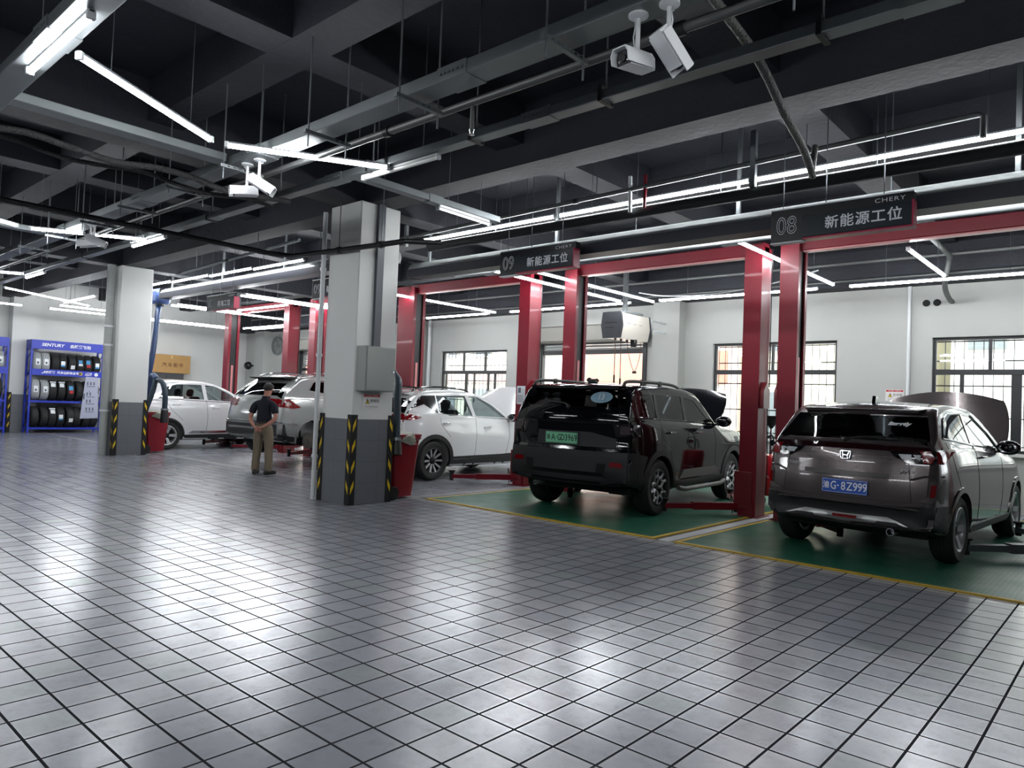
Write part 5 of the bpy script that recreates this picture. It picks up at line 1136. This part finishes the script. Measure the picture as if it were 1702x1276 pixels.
# white one far left
cfgL = (.345, .225, .24, 'five', 5, M_rim)
lroot, lsk, LSs = crossover('far white car with silver five-spoke wheel behind the far column', (-18.65, 7.5, 0), 0, .85, 3.75, .92, 2.75, 1.70, cfgL, .39, M_pearl,
    [[(-.20, 1.25), (-.05, 1.50), (.25, 1.59), (.86, 1.60), (.90, 1.235)], [(.99, 1.23), (.96, 1.60), (1.2, 1.575), (1.6, 1.40), (1.9, 1.19)]], [[(-.62, 1.22), (.62, 1.22), (.52, 1.46), (-.52, 1.46)]], M_lglass, 1.17, roof=[(-.36, 1.47), (-.22, 1.55), (0, 1.62), (.35, 1.66), (.9, 1.65), (1.3, 1.57), (1.7, 1.39), (2.05, 1.20)])
wbits(lroot, lsk, M_trimblk, cfgL, .39, 2.75, 0, [[(.96, .40), (.98, .8), (.95, 1.22)], [(-.06, 1.2), (.1, .95), (.36, .72)], [(1.95, .40), (2.0, .8), (1.96, 1.16)]], ((.20, 1.09), (1.2, 1.02)), M_pearl, 1.98, 1.2, M_gloss, .92, M_trimblk, .035)
for v in 'RL':
    lsk.panel(v, [(.50, .40), (2.3, .42), (2.3, .47), (.6, .46)], .014, depth=.02).build('sill_chrome', M_chrome, lroot); lsk.line(v, [(-.22, 1.235), (1.95, 1.165)], .007, .004).build('window_chrome', M_chrome, lroot)
    lsk.panel(v, [(-.78, 1.02), (-.78, 1.15), (-.4, 1.12), (-.5, 1.04)], .010).build('tail_lamp', M_lampred, lroot)
lsk.panel('B', [(-.80, 1.03), (.80, 1.03), (.80, 1.13), (-.80, 1.13)], .010).build('lamp_bar', M_lampred, lroot)

# ------------------------------------------------------------------ blue tyre racks by the left wall
M_blue = mat('blue_rack_paint', (30, 52, 176), .4); M_blueD = mat('blue_rack_dark', (22, 36, 120), .45); M_tyre2 = mat('new_tyre_rubber', (30, 30, 31), .65)
M_paper = mat('label_paper', (226, 230, 232), .5); M_lblue = mat('label_blue', (60, 140, 190), .5); M_lred = mat('label_red', (176, 40, 40), .5); M_film = mat('clear_film_wrap', (176, 180, 182), .25, bump=(40, .6))
def rack(y0, y1, label, signs=True):
    x0, x1, H = -25.50, -25.0, 2.80; L = y1-y0; t = thing('tyre_rack', label, 'tyre rack', (x0, y0, 0)); D = x1-x0
    for yy in (0, L-.05):
        for xx in (0, D-.05): MB().bb((xx, yy, 0), (xx+.05, yy+.05, H)).build('upright', M_blue, t)
    for yy in (.025, L-.025):
        for i in range(5): MB().tube([(.05, yy, .2+i*.5), (D-.05, yy, .45+i*.5)], .01, 6).build('brace', M_blueD, t)
    for z in (.17, .98, 1.80):
        for xx in (.02, D-.06): MB().bb((xx, .05, z-.06), (xx+.05, L-.05, z)).build('shelf_beam', M_blue, t)
    h = MB().bb((D-.03, .0, 2.53), (D+.01, L, H)).bb((.0, 0, 2.53), (D-.03, .02, H)).bb((0, L-.02, 2.53), (D-.03, L, H)).build('header_board', M_blue, t)
    f = MB().bb((D-.005, .05, 1.74), (D+.012, L-.05, 1.93)).build('fascia_board', M_blue, t)
    if signs:
        a = (0, 1, 0); u = (0, 0, 1)
        place(text_mb('SENTURY', .125, spacing=1.03, squeeze=1.08, offset=.004, shear=.2), (D+.013, .56, 2.665), a, u).build('lettering', M_paper, h)
        place(text_mb('森麒麟轮胎', .115, spacing=1.05, offset=.003), (D+.013, 1.32, 2.66), a, u).build('lettering', M_paper, h)
        place(text_mb('森麒麟  您身边的安全专家', .085, offset=.003), (D+.015, .90, 1.835), a, u).build('lettering', M_paper, f)
        place(MB().prism([(-.07, -.02), (-.01, -.005), (.0, .03), (.05, .045), (.07, .04), (.03, .0), (.06, -.03), (.0, -.02), (-.04, -.045)], 0, .002), (D+.013, .36, 1.835), a, u).build('horse_mark', M_paper, f)
        MB().lathe([(0, 0), (.055, 0), (.055, .002), (0, .002)], 18, 'x', (D+.013, 1.36, 1.835)).build('gold_seal', mat('gold_seal', (200, 176, 96), .4), f)
        MB().lathe([(0, 0), (.055, 0), (.055, .002), (0, .002)], 18, 'x', (D+.013, 1.80, 1.835)).build('white_seal', M_paper, f)
        place(text_mb('一路静享\n安全相伴', .05, offset=.002), (D+.015, 1.58, 1.835), a, u).build('lettering', M_paper, f)
    return t
rack(6.47, 8.47, 'blue steel tyre rack with white lettered header, left of the far column')
rack(3.92, 5.92, 'blue tyre rack at the left edge of the picture, mostly cut off', False)
def tyre(r, wdt, m):
    h = wdt/2; ri = r*.66; mb = MB().lathe([(ri, -h*.8), (ri+.03, -h), (r-.03, -h), (r-.006, -h*.8), (r, -h*.5), (r, h*.5), (r-.006, h*.8), (r-.03, h), (ri+.03, h), (ri, h*.8), (ri-.015, 0), (ri, -h*.8)], 40, 'y')
    return mb
protos = {}
def tyre_proto(kind):
    r, wdt = .315, .20
    m = M_film if kind == 'film' else M_tyre2
    t = tyre(r, wdt, m).build('tyre', m); 
    g = MB()
    for a in (-.3, -.1, .1, .3): g.lathe([(r-.001, a*wdt-.004), (r+.0015, a*wdt-.003), (r+.0015, a*wdt+.003), (r-.001, a*wdt+.004)], 40, 'y')
    g.build('tread_grooves', M_well, t)
    def lab(a0, a1, y0, y1, mm, nm='paper_label', rr=.003):
        q = MB(); n = 5; P = []
        for i in range(n+1):
            a = R(a0+(a1-a0)*i/n)
            for y in (y0, y1): P.append(((r+rr)*math.cos(a), y*wdt, (r+rr)*math.sin(a)))
        q.add(P, [(2*i, 2*i+1, 2*i+3, 2*i+2) for i in range(n)], True); return q.build(nm, mm, t)
    if kind == 'film': lab(-12, 22, -.25, .3, M_paper); lab(-6, 6, -.1, .15, mat('dull_print', (90, 96, 110), .6), 'label_print', .005)
    if kind == 'white': lab(-8, 14, -.3, .25, M_paper); lab(-16, -7, -.3, .25, M_lblue)
    if kind == 'blue': lab(6, 26, -.3, .2, M_lblue); lab(-6, 5, -.3, .25, M_paper)
    if kind == 'red': lab(4, 28, -.3, .25, M_lblue); lab(-14, 2, -.2, .3, M_lred)
    if kind == 'low': lab(-28, -6, -.25, .3, M_paper)
    if kind == 'top': lab(20, 44, -.3, .3, M_paper); lab(48, 58, -.4, .4, M_paper)
    return t
def put_tyre(kind, x, y, z, label, rz=0):
    if kind not in protos: o = protos[kind] = tyre_proto(kind)
    else:
        o = protos[kind].copy(); COL.objects.link(o)
        for ch in protos[kind].children: d = ch.copy(); COL.objects.link(d); d.parent = o
    o.location = (x, y, z); o.rotation_euler = (0, 0, rz); tag(o, label, 'tyre', 'tyres on the blue rack')
rows = [(1.80, 'top', ['film', 'film', 'plain', 'white', 'low', 'blue', 'red', 'white']), (.98, 'middle', ['film', 'film', 'top', 'top', 'red', 'plain', 'plain', 'plain']), (.17, 'bottom', ['plain', 'plain', 'top', 'white', 'low', 'plain', 'plain', 'plain'])]
words = ['first', 'second', 'third', 'fourth', 'fifth', 'sixth', 'seventh', 'eighth']
desc = dict(film='film-wrapped pale tyre', plain='bare black tyre', white='black tyre with white and blue sticker', low='black tyre with a low white sticker', blue='black tyre with blue sticker', red='black tyre with blue and red sticker', top='black tyre with white labels near its top')
for z, nm, ks in rows:
    for i, k in enumerate(ks):
        put_tyre(k, -25.24, 6.66+i*.232, z+.316, '%s, %s from left on %s rack shelf' % (desc[k], words[i], nm), R(random.uniform(-7, 4)))
for i, z in enumerate((1.80, .98, .17)): put_tyre(('film', 'plain', 'white')[i], -25.24, 5.70, z+.316, 'end tyre on the %s shelf of the rack at the left picture edge' % ('top', 'middle', 'bottom')[i])
t = thing('notice_board', 'pale lavender price board hanging in front of the tyre rack', 'board', (-24.94, 8.12, .45))
MB().prism([(-.27, 0), (.24, .02), (.20, 1.30), (-.16, 1.31)], 0, .018, 'x').build('panel', mat('lavender_board', (168, 172, 192), .5), t)
b = MB()
for z, n in ((1.05, 3), (.72, 2), (.5, 2), (.25, 3)):
    for i in range(n): b.bb((.019, -.12+i*.09, z), (.021, -.08+i*.09, z+.10)); 
    b.bb((.019, -.13, z-.05), (.021, .12, z-.03))
b.build('printing', mat('dull_print', (90, 96, 110), .6), t); MB().bb((.019, -.20, .60), (.022, -.17, .78)).build('black_mark', M_blk, t)
MB().tube([(.0, -.1, 1.3), (-.03, -.05, 1.46)], .004, 6).build('hanging_wire', M_rod, t)

# ------------------------------------------------------------------ bins and exhaust hoses beside the columns
M_bin = mat('red_bin_plastic', (132, 16, 34), .4); M_bag = mat('white_bin_bag', (150, 150, 138), .45, bump=(25, .7)); M_hose = mat('teal_rubber_hose', (24, 46, 60), .5); M_hoseb = mat('blue_rubber_hose', (30, 54, 92), .45)
def wheelie_bin(x, y, rz, label, bag=True):
    t = thing('wheelie_bin', label, 'bin', (x, y, 0), rz, 'red wheelie bins'); b = MB(); o = []
    lv = [(.03, .17, .20), (.5, .20, .235), (.84, .225, .26), (.86, .245, .28), (.89, .245, .28)]
    for z, hx, hy in lv:
        for px, py in round_poly([(-hx, -hy), (hx, -hy), (hx, hy), (-hx, hy)], .06, 4): o.append((px, py, z))
    n = len(o)//len(lv); b.add(o, [(j*n+i, j*n+(i+1) % n, (j+1)*n+(i+1) % n, (j+1)*n+i) for j in range(len(lv)-1) for i in range(n)]+[tuple(range(n))[::-1]], True); b.build('bin_body', M_bin, t, 30)
    l = MB(); P = round_poly([(-.25, -.285), (.25, -.285), (.25, .285), (-.25, .285)], .06, 4); l.prism(P, .895, .925).build('lid', M_bin, t)
    for s in (-1, 1):
        w = MB().lathe([(0, -.025), (.09, -.025), (.095, -.015), (.095, .015), (.09, .025), (0, .025)], 20, 'x', (s*.19, -.24, .095)); w.build('bin_wheel', M_blk, t)
    if bag:
        g = MB(); vs = []; fs = []; n = 28
        for j, (z, rr) in enumerate(((.93, .20), (.91, .28), (.88, .30), (.82, .295), (.80, .28))):
            for i in range(n):
                a = 2*math.pi*i/n; k = 1+.07*math.sin(a*5+j)+.04*math.sin(a*9+2*j); vs.append((rr*k*math.cos(a)*.92, rr*k*math.sin(a)*1.05, z+.03*math.sin(a*3+j)))
        for j in range(4):
            for i in range(n): fs.append((j*n+i, j*n+(i+1) % n, (j+1)*n+(i+1) % n, (j+1)*n+i))
        g.add(vs, fs, True); g.add(vs[:n]+[(0, 0, .96)], [(i, (i+1) % n, n) for i in range(n)], True); g.build('bin_bag', M_bag, t)
    return t
wheelie_bin(-8.24, 6.78, R(8), 'red wheelie bin with white bag beside the cabinet column')
wheelie_bin(-17.12, 6.92, R(6), 'red wheelie bin under the hoses beside the far column')
def hose(pts, r, m, label, noz=None, name='exhaust_hose'):
    p = smooth_path(pts, 8); base = Vector(p[0]); t = thing(name, label, 'exhaust hose', base); q = [v-base for v in p]; L = [0]
    mb = MB(); dense = []
    for a, b in zip(q[:-1], q[1:]):
        k = max(1, int((b-a).length/.02)); dense += [a.lerp(b, i/k) for i in range(k)]
    dense.append(q[-1]); mb.tube(dense, [r*(1+.07*(i % 2)) for i in range(len(dense))], 12).build('hose_run', m, t)
    if noz:
        d = (q[-1]-q[-2]).normalized(); MB().tube([q[-1], q[-1]+d*.05, q[-1]+d*noz], [r*1.25, r*1.4, r*1.55], 14).build('rubber_nozzle', M_blk, t)
        MB().tube([q[-1]-d*.02, q[-1]+d*.02], r*1.45, 14).build('hose_clamp', M_galv, t)
    return t
hose([(-9.35, 7.35, 3.68), (-9.2, 7.1, 2.8), (-8.8, 6.9, 2.1), (-8.40, 6.8, 1.80), (-8.17, 6.7, 1.68), (-8.08, 6.62, 1.45), (-8.02, 6.58, 1.05), (-7.99, 6.56, .86)], .052, M_hose, 'dark teal exhaust hose dropping beside the cabinet column into a nozzle', .22)
hose([(-18.3, 7.38, 3.55), (-17.7, 7.1, 3.0), (-17.52, 6.98, 2.3), (-17.63, 6.92, 1.45), (-17.55, 6.9, 1.18), (-17.42, 6.9, 1.35), (-17.36, 6.9, 1.62), (-17.18, 6.88, 1.76), (-16.98, 6.88, 1.68)], .062, M_hoseb, 'thick blue exhaust hose looping down from the end of the left duct rail')
hose([(-16.98, 6.86, 1.66), (-16.95, 6.8, 1.4), (-16.97, 6.66, .9), (-16.98, 6.62, .52)], .055, M_hose, 'left of the two dark hoses hanging by the far red bin', .26)
hose([(-16.92, 6.88, 1.66), (-16.70, 6.90, 1.60), (-16.58, 6.92, 1.35), (-16.56, 6.92, 1.0)], .055, M_hose, 'right of the two dark hoses hanging by the far red bin', .3)
t = thing('hose_coupling', 'blue coupling box at the end of the left duct rail', 'coupling', (-18.25, 7.38, 3.60))
MB().box((0, 0, .12), (.46, .36, .36), bev=.06).build('body', mat('faded_blue_plastic', (72, 96, 150), .45), t); MB().lathe([(.10, -.1), (.12, -.1), (.12, .0), (.10, 0)], 18, 'z').build('outlet_collar', M_blk, t)

# ------------------------------------------------------------------ reel cabinet over the black car
t = thing('reel_cabinet', 'white and charcoal hose reel cabinet hanging by the roller door', 'reel cabinet', (-7.92, 12.2, 2.80))
sec = [(-.19, 0), (.19, 0), (.235, .24), (.20, .50), (-.20, .50), (-.235, .24)]
MB().prism(sec, -.40, .60, 'y').build('casing', mat('pale_casing', (206, 200, 190), .35), t)
f = MB().prism([(a*1.03, .25+(b-.25)*1.03) for a, b in sec], -.46, -.40, 'y').build('end_cover', mat('charcoal_cover', (40, 43, 48), .45), t)
MB().bb((-.15, -.468, .29), (.13, -.46, .30)).bb((-.14, -.468, .2), (.06, -.46, .206)).build('cover_groove', M_slot, f)
MB().prism([(a*1.03, .25+(b-.25)*1.03) for a, b in sec], .60, .64, 'y').build('rear_cover', MATS['charcoal_cover'], t)
g = MB()
for i in range(3): 
    for a, b in (((.221, -.25+i*.22, .2), (.226, -.13+i*.22, .21)), ((.224, -.25+i*.22, .29), (.228, -.13+i*.22, .30))): g.bb(a, b)
g.build('printed_marks', mat('dull_print', (90, 96, 110), .6), t)
hb = MB().bb((-.04, -.03, .54), (.04, .05, ceil_at(-7.92, 12.2)-2.8)).bb((-.22, -.3, .50), (.22, .35, .54)).build('hanging_bracket', M_galv, t)
for i, (y, z1, dx) in enumerate(((-.3, -.72, 0), (-.1, -.78, .01))):
    c = MB().tube([(0, y, .02), (dx, y, z1)], .008, 8).tube([(0, y, -.03), (0, y, .01)], .025, 10).build('reel_cable', mat('brown_cable', (70, 44, 36), .5), t); MB().tube([(dx, y, z1), (dx, y, z1-.16)], .018, 10).build('handle', M_blk, c)
c = MB().tube(smooth_path([(0, .12, .02), (.03, .16, -.3), (.12, .24, -.62), (.2, .3, -.3), (.21, .3, -.05)], 6), .006, 8).tube([(0, .12, -.03), (0, .12, .01)], .025, 10).build('reel_cable', MATS['brown_cable'], t); MB().box((.12, .24, -.64), (.09, .04, .05), bev=.01).build('plug', M_blk, c)
MB().bb((.08, .1, -.14), (.2, .2, .02), bev=.02).build('air_regulator', M_blk, t)
t = thing('wall_bracket', 'white pipe bracket on the pilaster beside the reel cabinet', 'bracket', (-7.75, YB-.28, 3.05))
MB().tube([(0, 0, .2), (.0, -.55, .2), (0, -.55, 0), (0, 0, 0)], .02, 8).build('pipe_frame', M_white_pl, t)

# ------------------------------------------------------------------ things along the left wall and the back wall
t = thing('steel_cabinet', 'tall dark steel cabinet under the cardboard box by the left wall', 'cabinet', (-25.68, 10.6, 0))
MB().bb((-.28, -.62, 0), (.25, .62, 2.04), bev=.01).build('body', mat('dark_cabinet', (60, 62, 66), .4), t)
for s in (-1, 1):
    d = MB().bb((.25, s*.31-.30, .03), (.268, s*.31+.30, 2.01), bev=.005).build('door', mat('dark_cabinet', (60, 62, 66), .4), t); MB().bb((.268, s*.03-.01, 1.0), (.285, s*.03+.01, 1.16)).build('handle', M_chrome, d)
t = thing('cardboard_box', 'large brown cardboard box lying on the cabinet by the left wall', 'box', (-25.68, 10.78, 2.041))
MB().bb((-.24, -.66, 0), (.24, .66, .63), bev=.008).build('carton', mat('brown_cardboard', (186, 146, 92), .8, var=(4, .15)), t)
place(text_mb('汽 车 配 件', .15, offset=.004), (.242, .05, .27), (0, 1, 0), (0, 0, 1)).build('lettering', mat('brown_print', (112, 72, 38), .7), t); MB().bb((-.245, -.03, .625), (.246, .03, .634)).bb((.24, -.03, .50), (.246, .03, .634)).build('tape', mat('tan_tape', (206, 172, 116), .4), t)
t = thing('wall_fan', 'grey round wall fan high in the far corner behind the red lift', 'fan', (-23.6, YB-.02, 3.2))
MB().lathe([(.30, -.12), (.32, -.12), (.32, -.02), (.30, -.02)], 28, 'y').build('guard_ring', M_grey, t); g = MB()
for i in range(14): a = math.pi*i/14; g.tube([(.31*math.cos(a), -.11, .31*math.sin(a)), (-.31*math.cos(a), -.11, -.31*math.sin(a))], .004, 5)
g.build('wire_guard', M_grey, t); bl = MB()
for i in range(3):
    a = 2*math.pi*i/3; bl.add([(.03*math.cos(a), -.06, .03*math.sin(a)), (.26*math.cos(a-.4), -.05, .26*math.sin(a-.4)), (.27*math.cos(a+.3), -.08, .27*math.sin(a+.3))], [(0, 1, 2)])
bl.build('blades', M_grey, t); MB().lathe([(0, -.10), (.06, -.10), (.07, 0), (0, 0.02)], 16, 'y').build('motor', M_grey, t)
t = thing('wall_fixture', 'small black rounded speaker high on the far back wall', 'fixture', (-24.95, YB-.46, 2.42))  # stand-in for an unidentified dark rounded shape
MB().sphere((0, 0, .05), (.17, .13, .15), 18, 10).build('shell', M_blackpl, t); MB().box((0, .2, .05), (.06, .3, .06)).build('bracket', M_blk, t)
t = thing('oil_drainer', 'red waste oil drum with funnel pole behind the paired lift posts', 'oil drainer', (-4.50, 11.2, 0))
MB().lathe([(0, .16), (.17, .16), (.18, .18), (.18, .72), (.16, .78), (.05, .80), (0, .80)], 24, 'z').build('drum', mat('bright_red_drum', (176, 14, 28), .3, coat=.4), t)
MB().tube([(0, .05, .8), (0, .05, 1.22)], .018, 10).build('pole', M_chrome, t); MB().lathe([(.02, 1.20), (.13, 1.36), (.14, 1.40), (.12, 1.38), (.0, 1.22)], 20, 'z', (0, .05, 0)).build('funnel', M_blk, t)
MB().lathe([(0, .0), (.05, 0), (.05, .03), (0, .03)], 16, 'y', (.06, -.02, .98)).build('gauge', M_chrome, t); MB().tube(smooth_path([(.02, 0, .8), (.10, -.05, .95), (.05, -.05, 1.1), (-.06, -.02, 1.0), (-.08, 0, .82)], 5), .012, 8).build('hose', M_blk, t)
for i in range(4):
    a = math.pi/4+i*math.pi/2; MB().lathe([(0, -.02), (.05, -.02), (.05, .02), (0, .02)], 14, 'x', (.17*math.cos(a), .17*math.sin(a), .05)).tube([(.17*math.cos(a), .17*math.sin(a), .05), (.13*math.cos(a), .13*math.sin(a), .2)], .014, 6).build('caster', M_blk, t)
place(text_mb('FATA', .07), (0, -.182, .45), (1, 0, 0), (0, 0, 1)).build('lettering', M_paper, t)

# ------------------------------------------------------------------ the man watching the silver car
def skin(name, chains, m, parent, root=0, sub=2, smooth=True):
    """chains: lists of (x,y,z,rx,ry); joints that coincide are shared"""
    V = []; E = []; Rd = []; idx = {}
    for ch in chains:
        prev = None
        for p in ch:
            k = (round(p[0], 4), round(p[1], 4), round(p[2], 4))
            if k not in idx: idx[k] = len(V); V.append(p[:3]); Rd.append((p[3], p[4] if len(p) > 4 else p[3]))
            if prev is not None and prev != idx[k]: E.append((prev, idx[k]))
            prev = idx[k]
    me = bpy.data.meshes.new(name); me.from_pydata(V, E, []); o = bpy.data.objects.new(name, me); COL.objects.link(o)
    md = o.modifiers.new('s', 'SKIN'); md.use_smooth_shade = True; md.branch_smoothing = .6
    for i, r in enumerate(Rd): me.skin_vertices[0].data[i].radius = r
    me.skin_vertices[0].data[root].use_root = True
    sd = o.modifiers.new('d', 'SUBSURF'); sd.levels = sub; sd.render_levels = sub
    ne = evaluated_mesh(o); o.modifiers.clear(); o.data = ne; bpy.data.meshes.remove(me); ne.materials.clear(); ne.materials.append(m)
    for p in ne.polygons: p.use_smooth = True
    if parent is not None: o.parent = parent
    return o
M_skin = mat('skin', (176, 122, 104), .55); M_hair = mat('greying_dark_hair', (44, 40, 38), .7, bump=(120, .8)); M_shirt = mat('navy_polo_shirt', (14, 17, 30), .85, bump=(60, .2)); M_trous = mat('khaki_trousers', (122, 110, 92), .85, bump=(30, .35)); M_shoe = mat('black_shoe_leather', (18, 16, 16), .35)
def man(loc, rz, label):
    t = thing('person', label, 'person', loc, rz)
    hip = .86; sh = 1.29
    B = []
    B.append([(0, 0, hip, .09, .07), (0, .0, .98, .115, .085), (0, .0, 1.12, .13, .10), (0, .0, 1.25, .13, .095), (0, .015, 1.345, .07, .064), (.01, .035, 1.40, .056, .058), (.02, .055, 1.455, .066, .075), (.025, .065, 1.53, .077, .092), (.025, .06, 1.59, .058, .07)])
    for s in (1, -1):
        kx = s*.105; fx = s*.125
        B.append([(0, 0, hip, .09, .07), (s*.075, .0, .78, .062, .065), (s*.10, .01, .62, .062, .066), (kx, .015, .44, .052, .056), (fx, .0, .25, .046, .05), (fx, -.015, .09, .034, .036), (fx, .03, .045, .036, .034), (fx+s*.01, .12, .03, .036, .024)])
        el = (s*.245, -.045, 1.0); wr = (s*.075, -.185, .845)
        B.append([(0, .0, 1.25, .13, .095), (s*.125, .0, 1.275, .07, .065), (s*.18, -.005, 1.24, .052, .052), (s*.215, -.02, 1.13, .044, .044), (*el, .037, .037), (s*.17, -.12, .92, .034, .034), (*wr, .024, .022)])
        # palm and fingers clasped behind the back
        pm = (s*.03, -.20-.012*s, .815); B.append([(*wr, .024, .022), (*pm, .034, .018)])
        for k in range(4):
            f0 = (s*(.012-.004*k), -.205-.012*s, .80+.018*k-.02); L = (.045, .055, .05, .038)[k]
            B.append([(*pm, .034, .018), (f0[0]-s*.012, f0[1], f0[2]-.002, .0095, .0095), (f0[0]-s*(.012+L*.55), f0[1]-.006, f0[2]-.012, .0085, .0085), (f0[0]-s*(.012+L), f0[1]+.006, f0[2]-.02, .0075, .0075)])
        B.append([(*pm, .034, .018), (s*.03, -.215-.012*s, .845, .011, .011), (s*.01, -.225-.012*s, .85, .009, .009), (-s*.008, -.23-.012*s, .845, .008, .008)])
    body = skin('body', B, M_skin, t, 0, 2)
    # nose and ears as part of the same surface style: small blended forms on the head
    fm = MB().sphere((.03, .158, 1.515), (.013, .022, .020), 10, 8)
    for s in (1, -1): fm.sphere((.025+s*.078, .055, 1.52), (.010, .020, .032), 10, 8)
    fm.build('nose_and_ears', M_skin, body)
    for s in (1, -1): MB().sphere((.027+s*.03, .142, 1.545), (.010, .007, .006), 10, 6).build('eye', M_blk, body)
    MB().sphere((.028, .145, 1.478), (.022, .006, .005), 10, 6).build('mouth', mat('lips', (140, 80, 74), .5), body)
    h = MB(); vs = []; fs = []; n = 24; mN = 9
    for j in range(mN+1):
        for i in range(n):
            a = 2*math.pi*i/n; fr = math.sin(a)     # front = +y
            zc = 1.55; lim = 1.95-.85*max(0, fr)**1.2+.50*max(0, -fr); ph = lim*j/mN
            vs.append((0.025+.090*math.sin(ph)*math.cos(a), .062+.106*math.sin(ph)*math.sin(a), zc+.085*math.cos(ph)))
    for j in range(mN):
        for i in range(n): fs.append((j*n+i, j*n+(i+1) % n, (j+1)*n+(i+1) % n, (j+1)*n+i))
    h.add(vs, fs, True).build('hair', M_hair, t)
    S = [[(0, .0, .90, .148, .118), (0, .005, .99, .150, .125), (0, .005, 1.12, .158, .125), (0, .0, 1.25, .148, .11), (0, .012, 1.345, .078, .072), (.004, .02, 1.375, .066, .064)]]
    for s in (1, -1): S.append([(0, .0, 1.25, .148, .11), (s*.128, .0, 1.278, .082, .076), (s*.185, -.006, 1.235, .070, .070), (s*.215, -.02, 1.13, .068, .068), (s*.228, -.028, 1.075, .066, .066)])
    skin('polo_shirt', S, M_shirt, t, 0, 2)
    MB().lathe([(.062, 0), (.074, 0), (.072, .04), (.062, .042)], 20, 'z', (.006, .024, 1.352)).build('collar', M_shirt, t)
    P = [[(0, 0, .86, .165, .13), (0, 0, .955, .138, .112)]]
    for s in (1, -1):
        fx = s*.125; P.append([(0, 0, .86, .165, .13), (s*.095, -.005, .78, .104, .122), (s*.103, .01, .62, .088, .094), (s*.108, .012, .44, .075, .08), (fx, .0, .25, .070, .074), (fx, -.008, .10, .068, .074), (fx, -.005, .045, .066, .074)])
    skin('trousers', P, M_trous, t, 0, 2)
    MB().lathe([(.150, -.016), (.154, -.016), (.154, .016), (.150, .016)], 28, 'z').xf(Matrix.Translation((0, 0, .935)) @ Matrix.Diagonal((1, .84, 1, 1))).build('belt', M_blk, t)
    for s in (1, -1):
        fx = s*.125; q = MB(); secs = [(-.085, .034, .055), (-.06, .042, .075), (0, .044, .085), (.06, .046, .068), (.12, .050, .052), (.165, .042, .040), (.19, .02, .03)]; vs = []; n = 14
        for y, hw, hh in secs:
            for i in range(n):
                a = 2*math.pi*i/n; z = max(.0, .032+math.sin(a)*hh*.9 if math.sin(a) > 0 else .032+math.sin(a)*.032); vs.append((hw*math.cos(a), y, z))
        fs = [(j*n+i, j*n+(i+1) % n, (j+1)*n+(i+1) % n, (j+1)*n+i) for j in range(len(secs)-1) for i in range(n)]+[tuple(range(n))[::-1], tuple((len(secs)-1)*n+i for i in range(n))]
        q.add(vs, fs, True).xf(Matrix.Translation((fx, 0, 0)) @ Matrix.Rotation(R(-14*s), 4, 'Z')); q.build('shoe', M_shoe, t, 60)
    return t
man((-11.86, 6.70, 0), R(32), 'person in a navy polo and khaki trousers, hands clasped behind the back')
